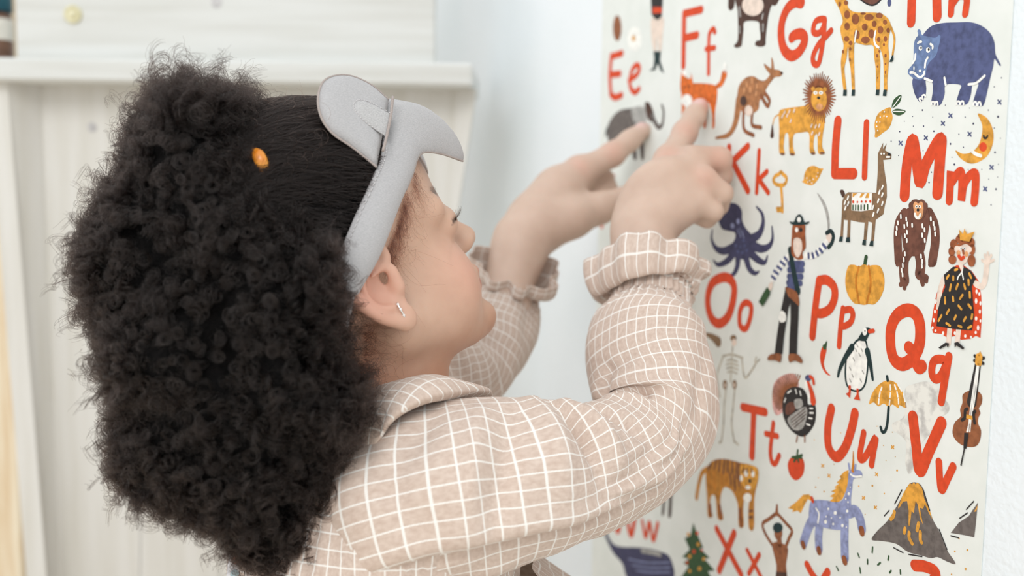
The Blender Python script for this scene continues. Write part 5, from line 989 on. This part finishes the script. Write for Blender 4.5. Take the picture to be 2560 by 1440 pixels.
# keep it clear of the head and the combed hair
inner = V.reshape(-1, 3); d = head_base.eval(inner); tgt = (.0045 + .0028 * np.clip(np.tile(sy, NS), -1, 1))
L_ = Hinv(inner); free = smooth01(L_[:, 0], 7.0, 9.5)
inner = inner + head_base.grad(inner) * np.where(d < tgt, (tgt - d), 0)[:, None]
V = inner.reshape(NS, nr, 3)
f = [tuple(q) for q in grid_faces(NS, nr, False, True)] + [tuple(range(nr))[::-1], tuple((NS - 1) * nr + k for k in range(nr))]
# the pad in front, the strap round the sides
cut = [i for i in range(NS) if Lc[i][0] > 4.9]; c0, c1 = cut[0], cut[-1]
for nm, a, b in (('eye_pad', c0, c1), ('strap', 0, c0), ('strap', c1, NS - 1)):
    Vs = V[a:b + 1]; k = len(Vs)
    fs = [tuple(q) for q in grid_faces(k, nr, False, True)]
    fixnormals(mesh_obj(nm, Vs.reshape(-1, 3), fs, M['grey'], mask))
# piped seam along the lower rim of the pad
rimp = V[c0:c1 + 1, 0] * .5 + V[c0:c1 + 1, 1] * .5
sweep_tube(catmull(V[c0:c1 + 1, nr // 2], 120), .0007, 6, 'piping', M['grey_dark'], mask)
# topstitch along the rear edge of the strap
for k in range(2, c0 + 8):
    p0 = V[k, 5]; p1 = V[k + 1, 5]; nn = head_base.grad(p0)
    sweep_tube([p0 + nn * .0004, p0 * .4 + p1 * .6 + nn * .0007, p0 * .3 + p1 * .7 + nn * .0003], .00035, 5, 'stitch', M['thread'], mask)
# bear ears
s0, s1, s2 = Hpx(970, 252, -4.3), Hpx(942, 415, -6.6), Hpx(800, 235, -4.6)
en = unit(np.cross(s1 - s0, s2 - s0)); en = en if en @ np.array([0, -1, 0.3]) > 0 else -en
s0, s1, s2 = s0 + en * .2, s1 + en * .35, s2 + en * .55
en = unit(np.cross(s1 - s0, s2 - s0)); en = en if en @ np.array([0, -1, 0.3]) > 0 else -en
def earplane(px, py, lift=0):
    d = FW + RT * ((px - 1280) / FPX) - UP * ((py - 720) / FPX)
    o = Hinv(CAM); dl = (d @ HAX.T) * 100
    t = ((s0 - o) @ en) / (dl @ en); return o + t * dl + en * lift
out = [(972, 250), (930, 214), (880, 191), (836, 190), (806, 208), (795, 250), (804, 295), (832, 334), (872, 362), (908, 390), (942, 418)]
inn = [(968, 296), (925, 272), (895, 262), (878, 268), (876, 284), (892, 306), (922, 330), (956, 352)]
def pillow(outline, thick, n=64, rings=9, cen=None, front_only=False, lift=0.0):
    o2 = catmull(np.array(outline, float), n)
    o2 = np.array([earplane(*p) for p in o2]); cen = o2.mean(0) if cen is None else cen
    vs = []
    rr = np.linspace(0, 1, rings)
    for side in ((1,) if front_only else (1, -1)):
        for q in rr:
            hgt = thick * (1 - q ** 3) ** .5
            vs.append(cen + (o2 - cen) * q + en * (side * hgt + lift))
    return np.array(vs)
def bear_ear(mirror):
    E = pillow(out, .50); k = E.shape[0] // 2; n = E.shape[1]
    V1 = E.reshape(-1, 3); fs = []
    for base in (0, k):
        fs += [tuple(q + base * n) for q in grid_faces(k, n, False, False)]
        fs += [tuple(((i * n + n - 1 + base * n), ((i + 1) * n + n - 1 + base * n), ((i + 1) * n + base * n), (i * n + base * n))) for i in range(k - 1)]
    mm = mir if mirror else np.ones(3)
    eo = mesh_obj('bear_ear', HA(V1 * mm), fs, M['grey'], mask)
    import bmesh
    bm = bmesh.new(); bm.from_mesh(eo.data); bmesh.ops.remove_doubles(bm, verts=bm.verts, dist=1e-5); bmesh.ops.recalc_face_normals(bm, faces=bm.faces); bm.to_mesh(eo.data); bm.free()
    I = pillow(inn, .16, 40, 7, front_only=True, lift=.44)
    k, n = I.shape[0], I.shape[1]
    fs = [tuple(q) for q in grid_faces(k, n, False, False)] + [((i * n + n - 1), ((i + 1) * n + n - 1), ((i + 1) * n), (i * n)) for i in range(k - 1)]
    fixnormals(mesh_obj('inner_ear', HA(I.reshape(-1, 3) * mm), fs, M['grey_in'], eo))
    ol = np.array([earplane(*p) for p in catmull(np.array(out, float), 80)])
    sweep_tube(HA(ol * mm), .0008, 6, 'piping', M['grey_dark'], eo)
    il = np.array([earplane(*p, .50) for p in catmull(np.array(inn, float), 60)])
    for q in range(0, 58, 2): sweep_tube(HA(il[q:q + 2] * mm), .00035, 5, 'stitch', M['thread'], eo)
bear_ear(False); bear_ear(True)
# seam where the ear is sewn under the pad edge
sweep_tube(HA(np.array([earplane(*p, .50) for p in catmull(np.array([(973, 254), (968, 300), (958, 350), (948, 390)], float), 20)])), .0009, 6, 'seam', M['grey_dark'], mask)

# small hoop with clear stones in the right ear lobe
M['silver'] = noise_mat('silver', srgb(216, 214, 208), srgb(236, 234, 230), 200, .2, spec=1.0); M['silver'].node_tree.nodes['Principled BSDF'].inputs['Metallic'].default_value = 1
M['gem'] = noise_mat('clear_stone', srgb(236, 238, 240), srgb(250, 250, 250), 300, .05, spec=1.0)
lob = Hpx(1006, 778, -7.5)
er = empty('earring', HA(lob)); tag(er, 'tiny silver hoop earring with clear stones in the right earlobe', 'earring')
a = np.linspace(0, 2 * np.pi, 28, endpoint=False)
ring = np.array([lob + np.array([.16 * math.cos(t) * .6 - .05, .34 * math.cos(t) * .75, .55 * math.sin(t)]) for t in a])
sweep_tube(HA(ring), .0006, 8, 'hoop', M['silver'], er, closed=True)
for t in np.linspace(-1.9, 1.9, 6):
    c = HA(lob + np.array([.16 * math.cos(t + np.pi) * .6 - .05, .34 * math.cos(t + np.pi) * .8, .55 * math.sin(t)]))
    disc('stone', c, VIEW, .0008, .0008, M['gem'], er, [(1, -.6), (1, .2), (.6, .8), (.1, 1)], 8)

# ================================================================ hair
def hair_mat(name, col, rough=.42, rnd=.35):
    m = bpy.data.materials.new(name); m.use_nodes = True; n, l = m.node_tree.nodes, m.node_tree.links
    n.remove(n['Principled BSDF'])
    h = n.new('ShaderNodeBsdfHairPrincipled'); h.parametrization = 'COLOR'
    h.inputs['Color'].default_value = col; h.inputs['Roughness'].default_value = rough; h.inputs['Radial Roughness'].default_value = .5; h.inputs['IOR'].default_value = 1.36
    hi = n.new('ShaderNodeHairInfo'); mx = n.new('ShaderNodeMixRGB')
    mx.inputs[1].default_value = [c * (1 - rnd) for c in col[:3]] + [1]; mx.inputs[2].default_value = [c * (1 + rnd) for c in col[:3]] + [1]
    l.new(hi.outputs['Random'], mx.inputs[0]); l.new(mx.outputs[0], h.inputs['Color'])
    l.new(h.outputs[0], n['Material Output'].inputs['Surface'])
    return m
M['hair'] = hair_mat('dark_curls', srgb(21, 15, 13))
M['baby_hair'] = hair_mat('fine_brown_hair', srgb(66, 44, 36))
M['hair_core'] = noise_mat('hair_shade', srgb(8, 8, 8), srgb(18, 16, 16), 260, .9, .8, 400, spec=.1, bdist=.004)
def strands(name, curves, rad, mat, parent, tip=.35):
    """curves: array (n, k, 3) of strand points, or a list of such arrays"""
    if not isinstance(curves, list): curves = [curves]
    sizes = np.concatenate([np.full(len(c), c.shape[1], np.int32) for c in curves])
    pts = np.concatenate([c.reshape(-1, 3) for c in curves]).astype(np.float32)
    rr = np.concatenate([np.tile(np.linspace(1, tip, c.shape[1]), len(c)) for c in curves]).astype(np.float32) * rad
    hc = bpy.data.hair_curves.new(name); hc.add_curves(sizes.tolist())
    hc.position_data.foreach_set('vector', pts.ravel())
    ra = hc.attributes.get('radius') or hc.attributes.new('radius', 'FLOAT', 'POINT')
    ra.data.foreach_set('value', rr)
    hc.materials.append(mat)
    o = bpy.data.objects.new(name, hc); COL.objects.link(o); setparent(o, parent)
    return o
def perp(d):
    r = np.where(np.abs(d[:, :1]) < .8, np.array([[1., 0, 0]]), np.array([[0, 1., 0]]))
    a = np.cross(d, r); a /= np.linalg.norm(a, axis=1)[:, None]; return a, np.cross(d, a)
skull = Field(); skull.ops = head.ops[:9] + [o for o in head_base.ops[-2:]]       # plain head shape for combing hair over
# --- body of the puff
puff = Field()
for (px, py, z, rx, ry, rz) in (
        (505, 470, .625, 190, 195, .055), (402, 650, .622, 172, 200, .055), (620, 640, .612, 205, 210, .058), (545, 850, .612, 230, 220, .062), (700, 830, .592, 150, 220, .045),
        (610, 1030, .610, 215, 190, .058), (745, 1000, .590, 115, 150, .042), (680, 1165, .606, 140, 125, .048), (690, 1300, .610, 78, 88, .034), (580, 1200, .612, 105, 78, .036), (420, 900, .618, 105, 175, .050),
        (535, 345, .632, 130, 85, .042), (452, 1095, .615, 125, 118, .045), (810, 720, .572, 45, 130, .022), (850, 1010, .575, 50, 60, .02)):
    rx *= z / FPX; ry *= z / FPX
    puff.ell(P(px, py, z), (rx, rz, ry), np.array([RT, FW, UP]), .018)
lo, hi = bounds(puff, .02)
Vp, Qp = puff.mesh(lo, hi, .004, 3)
Np = vnormals(Vp, Qp)
_lw = vnoise(77, 24); Vp = Vp + Np * (.0075 * (_lw(Vp[:, 0] + .6 * Vp[:, 1], Vp[:, 2] - .5 * Vp[:, 1]) + .12))[:, None]; Np = vnormals(Vp, Qp)
zr = (Vp - CAM) @ FW
bumpn = vnoise(21, 40); bn2 = vnoise(22, 90)
lump = .5 * bumpn(Vp[:, 0] + Vp[:, 1] * .7, Vp[:, 2] + Vp[:, 1] * .4) + .5 * bn2(Vp[:, 0] - Vp[:, 1], Vp[:, 2] + .5 * Vp[:, 1])
core = Vp - Np * (.008 + .006 * lump)[:, None]
hp = mesh_obj('hair_puff', core, Qp, M['hair_core'], person)
# --- curls: locks of a few hairs that coil together
def curls(nclump, per, L, coil, turns, k, depth, seed, grav=.35, spread=.35, frizz=.12, weight=None, tight=.0005, loose=False):
    g = np.random.default_rng(seed)
    face_c = np.arange(len(Vp))
    w = np.ones(len(Vp)) if weight is None else weight
    idx = g.choice(len(Vp), nclump, p=w / w.sum())
    n = Np[idx]; root = Vp[idx] - n * (depth * g.uniform(.3, 1, (nclump, 1)))
    d = n + np.array([0, 0, -1]) * grav + g.normal(0, spread, (nclump, 3)); d /= np.linalg.norm(d, axis=1)[:, None]
    Ln = g.uniform(L[0], L[1], nclump); a = g.uniform(coil[0], coil[1], nclump); tn = g.uniform(turns[0], turns[1], nclump) * g.choice([-1, 1], nclump)
    ph = g.uniform(0, 2 * np.pi, nclump); bend = g.normal(0, .7, (nclump, 3)); bend[:, 2] -= .25 * np.sign(grav)
    t = np.linspace(0, 1, k)
    out_ = []
    for s in range(per):
        o = g.normal(0, tight, (nclump, 3)); as_ = a * g.uniform(.86, 1.14, nclump); phs = ph + g.normal(0, .16, nclump); tns = tn * g.uniform(.985, 1.015, nclump)
        ds = d + g.normal(0, frizz, (nclump, 3)); Ls = Ln * g.uniform(.93, 1.07, nclump)
        if s == 0:
            e1, e2 = perp(d)
            if loose:                                   # loops turned every way, so that rings show against the light
                rv = g.normal(0, 1, (nclump, 3)); rv /= np.linalg.norm(rv, axis=1)[:, None]; e1, e2 = perp(rv)
        ang = phs[:, None] + 2 * np.pi * tns[:, None] * t[None]
        grow = smooth01(t, 0, .25)[None] * (1 + .2 * np.sin(3 * t[None] + ph[:, None])) * (1 - .35 * smooth01(t, .75, 1))[None]
        ax = root[:, None] + o[:, None] * (1 + 1.2 * t[None, :, None]) + ds[:, None] * (Ls[:, None] * t[None])[..., None] + bend[:, None] * (Ls[:, None] * .35 * t[None] ** 2)[..., None]
        p = ax + (as_[:, None] * grow)[..., None] * (np.cos(ang)[..., None] * e1[:, None] + np.sin(ang)[..., None] * e2[:, None])
        p += g.normal(0, .00005, p.shape)
        out_.append(p)
    return np.concatenate(out_)
rimw = np.clip(1.15 - np.abs(Np @ FW), .1, 1) ** 1.5          # more loose curls where the outline shows
lowr = smooth01(-(Vp[:, 2] - P(600, 700, .58)[2]), 0, .15)
C1 = curls(3500, 7, (.007, .015), (.0018, .0034), (2.5, 4.5), 46, .013, 1, grav=.15, frizz=.03, tight=.00035)
C2 = curls(1500, 9, (.007, .015), (.0024, .0042), (2.2, 4.0), 50, .006, 2, grav=.35, weight=rimw, frizz=.03, spread=.7, tight=.00035, loose=True)
C3 = curls(2200, 1, (.004, .016), (.0020, .0046), (1.8, 4.2), 44, .006, 3, grav=.1, spread=.8, weight=rimw, loose=True)
C4 = curls(520, 10, (.008, .018), (.0030, .0054), (2.0, 3.8), 50, .004, 4, grav=.8, weight=rimw * (.05 + lowr), frizz=.03, spread=.6, tight=.00035, loose=True)
C6 = curls(800, 6, (.009, .020), (.0026, .0050), (2.2, 4.4), 56, .001, 8, grav=.3, weight=rimw ** 3, frizz=.05, spread=.6, tight=.0005, loose=True)
C7 = curls(300, 5, (.003, .011), (.0028, .0054), (1.5, 3.0), 44, -.0025, 12, grav=.4, weight=rimw ** 3, frizz=.06, spread=.6, tight=.0005, loose=True)
curl = strands('curls', [C1, C2, C3, C4, C6, C7], .000115, M['hair'], hp)
curl['kind'] = 'stuff'
# tuft that stands up from the top of the puff
topm = smooth01(Vp[:, 2], P(560, 330, .63)[2], P(560, 275, .63)[2]) * smooth01(-np.abs((Vp - P(560, 300, .63)) @ RT), -.04, -.02)
Vt = Vp
C5 = curls(150, 9, (.010, .026), (.0030, .0058), (2.5, 4.6), 60, .003, 6, grav=-.6, spread=.7, frizz=.05, tight=.0006, loose=True, weight=topm + 1e-9)
tf = strands('top_tuft', [C5], .000115, M['hair'], hp); tf['kind'] = 'stuff'

# --- hair combed back over the crown, from the mask to the puff
gather = Hinv(P(640, 430, .60))
g = np.random.default_rng(31)
def scalp_path(start, k=22, off=.0045, wob=.003):
    n = len(start)
    t = np.linspace(0, 1, k)
    end = np.array([-6.5, -3.4, 8.6]) + g.normal(0, (1.4, 1.6, 1.4), (n, 3))
    p = start[:, None] * (1 - t[None, :, None]) + end[:, None] * t[None, :, None]
    cen = np.array([0, 0, 3.5]); v = p - cen; r0 = np.linalg.norm(start - cen, axis=1)[:, None]; r1 = np.linalg.norm(end - cen, axis=1)[:, None]
    v = v / np.linalg.norm(v, axis=2, keepdims=True) * (r0 * (1 - t) + r1 * t)[..., None]
    w = HA((cen + v).reshape(-1, 3))
    w = skull.project(w, 0.002, 3).reshape(n, k, 3)
    nn = skull.grad(w.reshape(-1, 3)).reshape(n, k, 3)
    lift = off * g.uniform(.6, 1.35, (n, 1)) * (smooth01(t, 0, .12) * .8 + .2 + .7 * smooth01(t, .6, 1))[None]
    ph = g.uniform(0, 6.28, (n, 1)); fr = g.uniform(2, 5, (n, 1))
    lift = lift + .0006 * np.sin(fr * 6.28 * t[None] + ph)
    w = w + nn * lift[..., None]
    side = np.cross(nn.reshape(-1, 3), np.tile(HX, (n * k, 1))).reshape(n, k, 3)
    return w + side * (wob * .4 * np.sin(fr * 4 * t[None] + ph * 1.7) * smooth01(t, .05, .3))[..., None]
# hairline: along the mask and strap on both sides and over the forehead
hl_pts = np.array([(-2.0, -7.0, 0.5), (0.6, -7.0, 2.0), (2.2, -6.9, 3.2), (3.6, -6.5, 4.4), (4.8, -5.9, 5.4), (6.0, -4.8, 6.3), (7.0, -3.2, 7.2), (7.6, -1.5, 7.9), (7.8, 0, 8.2)])
hl_pts = np.vstack([hl_pts, hl_pts[-2::-1] * np.array([1, -1, 1])])
_ii = np.linspace(6, NS - 7, 900).astype(int)
base_ = Uc[_ii] * .78 + Lc[_ii] * .22
st_ = base_[g.integers(0, 900, 4200)] + g.normal(0, .12, (4200, 3))
fr_ = g.uniform(0, .75, 4200)[:, None]            # roots all over the crown
st2 = st_ * (1 - fr_) + np.array([-5.5, -2.5, 9.0]) * fr_
S1 = np.concatenate([scalp_path(st_[:2200]), scalp_path(st2[2200:])])
cb = strands('combed_hair', [S1], .00012, M['hair'], hp); cb['kind'] = 'stuff'
# close dark cap of hair beneath the combed strands
lo, hi = bounds(head_base); Vh, Qh = head_base.mesh(lo, hi, .003, 2)
Lh = Hinv(Vh)
hlz = np.interp(Lh[:, 0], [-9, -2.5, .4, 2.1, 3.6, 5.0, 6.5, 7.8], [-5.0, -3.0, 1.6, 3.1, 4.3, 5.5, 7.0, 8.2]) 
inside = Lh[:, 2] > hlz + .25 * np.sin(Lh[:, 0] * 7)
kq = inside[Qh].all(1); Qh = Qh[kq]
use = np.unique(Qh); mp = np.full(len(Vh), -1); mp[use] = np.arange(len(use))
Nh = head_base.grad(Vh[use])
edge = smooth01(Lh[use, 2] - hlz[use], 0, .8)
mesh_obj('hair_cap', Vh[use] + Nh * (.0006 + .0028 * edge)[:, None], mp[Qh], M['hair_core'], hp)
# fine curls at the temple, nape and round the ear
def wisps(roots_px, n, L, ydepth, dirn, seed, coil=(.0012, .0032)):
    g = np.random.default_rng(seed); res = []
    for i in range(n):
        q = g.uniform(0, len(roots_px) - 1.001); j = int(q); f_ = q - j
        a, b = np.array(roots_px[j]), np.array(roots_px[j + 1]); px = a * (1 - f_) + b * f_ + g.normal(0, 5, 2)
        root = HA(Hpx(px[0], px[1], ydepth))
        root = skull.project(root[None], .0006, 6)[0]
        d = cw([dirn[0] + g.normal(0, .35), dirn[1] + g.normal(0, .3), 0]); ln = g.uniform(*L); k = 20
        t = np.linspace(0, 1, k); cu = g.normal(0, 1.0)
        side = np.cross(d, VIEW)
        ax = root + d * (ln * t)[:, None] + side * (cu * ln * t ** 2 * .6)[:, None]
        an = g.uniform(0, 6.28) + g.choice([-1, 1]) * g.uniform(5, 13) * t; r = g.uniform(*coil) * smooth01(t, 0, .4)
        ax = ax + side * (r * np.cos(an))[:, None] + d * (r * np.sin(an))[:, None]
        ax = skull.project(ax, .0012, 3) + skull.grad(ax) * (.0025 * t * g.uniform(.1, 1))[:, None]
        res.append(ax)
    return np.array(res)
W1 = wisps([(1020, 480), (1000, 530), (985, 580), (965, 630)], 260, (.008, .026), -6.2, (.35, -.75), 41)
W2 = wisps([(1050, 420), (1040, 450), (1020, 490)], 60, (.008, .022), -5.6, (.5, -.5), 42)
W4 = wisps([(955, 640), (985, 650), (1000, 640)], 70, (.008, .020), -6.4, (.3, -.8), 44, (.0006, .0018))
W3 = wisps([(905, 810), (915, 860), (905, 920), (930, 940)], 170, (.008, .026), -4.6, (.6, .1), 43)
ws = strands('baby_hair', [W1, W2, W3, W4], .00007, M['baby_hair'], hp); ws['kind'] = 'stuff'
# flyaways on the crown
fw_ = g.uniform(.35, .8, (90, 1)); st3 = base_[g.integers(0, 900, 90)] * (1 - fw_) + np.array([-5.5, -2.5, 9.0]) * fw_
pp = HA(st3); pp = skull.project(pp, .006, 5); nn = skull.grad(pp); k = 18; t = np.linspace(0, 1, k)
dd = unit(-HX) * .5 + nn + g.normal(0, .4, (90, 3)); ln = g.uniform(.008, .022, 90); an = g.uniform(0, 6.28, 90)[:, None] + g.uniform(3, 12, 90)[:, None] * t
e1, e2 = perp(dd / np.linalg.norm(dd, axis=1)[:, None])
FA = pp[:, None] + dd[:, None] * (ln[:, None] * t)[..., None] * .7 + (g.uniform(.001, .004, (90, 1)) * smooth01(t, 0, .5))[..., None] * (np.cos(an)[..., None] * e1[:, None] + np.sin(an)[..., None] * e2[:, None])
fa = strands('flyaway_hair', [FA], .00008, M['baby_hair'], hp); fa['kind'] = 'stuff'
# lashes and brows
LS = []
for s in (-1, 1):
    for q in np.sort(g.uniform(0, 1, 44)):
        r0 = np.array([8.45 - .45 * q ** 2, s * (2.1 + 2.0 * q), .72 - .05 * q]); t = np.linspace(0, 1, 9)
        L = (.55 + .35 * q) * g.uniform(.75, 1.15); yaw = (.15 + .9 * q) + g.normal(0, .08)
        d = np.array([math.cos(yaw), s * math.sin(yaw), 0])
        p = r0 + d * (L * t)[:, None] + np.array([0, 0, 1]) * (L * (.60 * t ** 2 - .15 * t) * g.uniform(.6, 1.4))[:, None] + g.normal(0, .05, 3) * t[:, None]
        LS.append(HA(p))
    for q in np.linspace(0, 1, 60):
        r0 = np.array([8.5 - 1.3 * q ** 1.5, s * (1.5 + 3.0 * q), 2.6 + .45 * math.sin(q * 2.2)]); t = np.linspace(0, 1, 9)
        r0 = Hinv(skull.project(HA(r0)[None], .0003, 5)[0]) + g.normal(0, .08, 3)
        p = r0 + np.array([-.25, s * .55, .18 - .3 * q]) * t[:, None] * g.uniform(.8, 1.4)
        LS.append(HA(p))
la = strands('lashes_and_brows', [np.array(LS)], .00006, M['hair'], hp); la['kind'] = 'stuff'
# printed ribbon that hangs out below the curls
M['ribbon'] = noise_mat('white_ribbon', srgb(232, 231, 236), srgb(242, 241, 245), 80, .6)
rb = np.array([P(600, 1330, .625), P(593, 1375, .622), P(588, 1420, .622), P(582, 1480, .624), P(576, 1560, .628)])
rc = catmull(rb, 24); wv_ = unit(RT + FW * .3) * .0046; V = np.stack([rc - wv_, rc, rc + wv_], 1)
rbo = mesh_obj('hair_ribbon', V.reshape(-1, 3), grid_faces(24, 3), M['ribbon'], hp)
md = rbo.modifiers.new('cloth', 'SOLIDIFY'); md.thickness = .0005
M['rb_o'] = noise_mat('ribbon_orange', srgb(196, 108, 78), srgb(214, 130, 98), 200, .6); M['rb_b'] = noise_mat('ribbon_blue', srgb(168, 196, 204), srgb(190, 214, 220), 200, .6)
for q_, nm_, mt_ in ((rc[9], 'printed_dot', 'rb_o'), (rc[13], 'printed_dot', 'rb_b')):
    disc(nm_, q_ - unit(FW - RT * .3) * .0006, -(FW - RT * .3), .0026, .0003, M[mt_], hp, [(1, 0), (.95, 1), (.1, 1)], 18)
# amber hair clip at the root of the puff
M['amber'] = noise_mat('amber_plastic', srgb(206, 120, 28), srgb(240, 172, 70), 60, .25, spec=.6)
clip = empty('hair_clip', P(650, 405, .59)); tag(clip, 'amber hair clip half buried where the puff is tied', 'hair clip')
pc = np.array([P(628, 372, .592), P(642, 384, .586), P(652, 402, .584), P(656, 422, .586), P(650, 446, .595)])
sweep_tube(catmull(pc, 24), np.interp(np.linspace(0, 1, 24), [0, .3, .7, 1], [.0012, .0038, .0040, .0015]), 10, 'clip_body', M['amber'], clip, flat=.55, ref=VIEW)
sweep_tube(catmull(pc + np.array([0, -.004, -.003]) + VIEW * -.004, 20), .0018, 8, 'clip_teeth', M['amber'], clip)
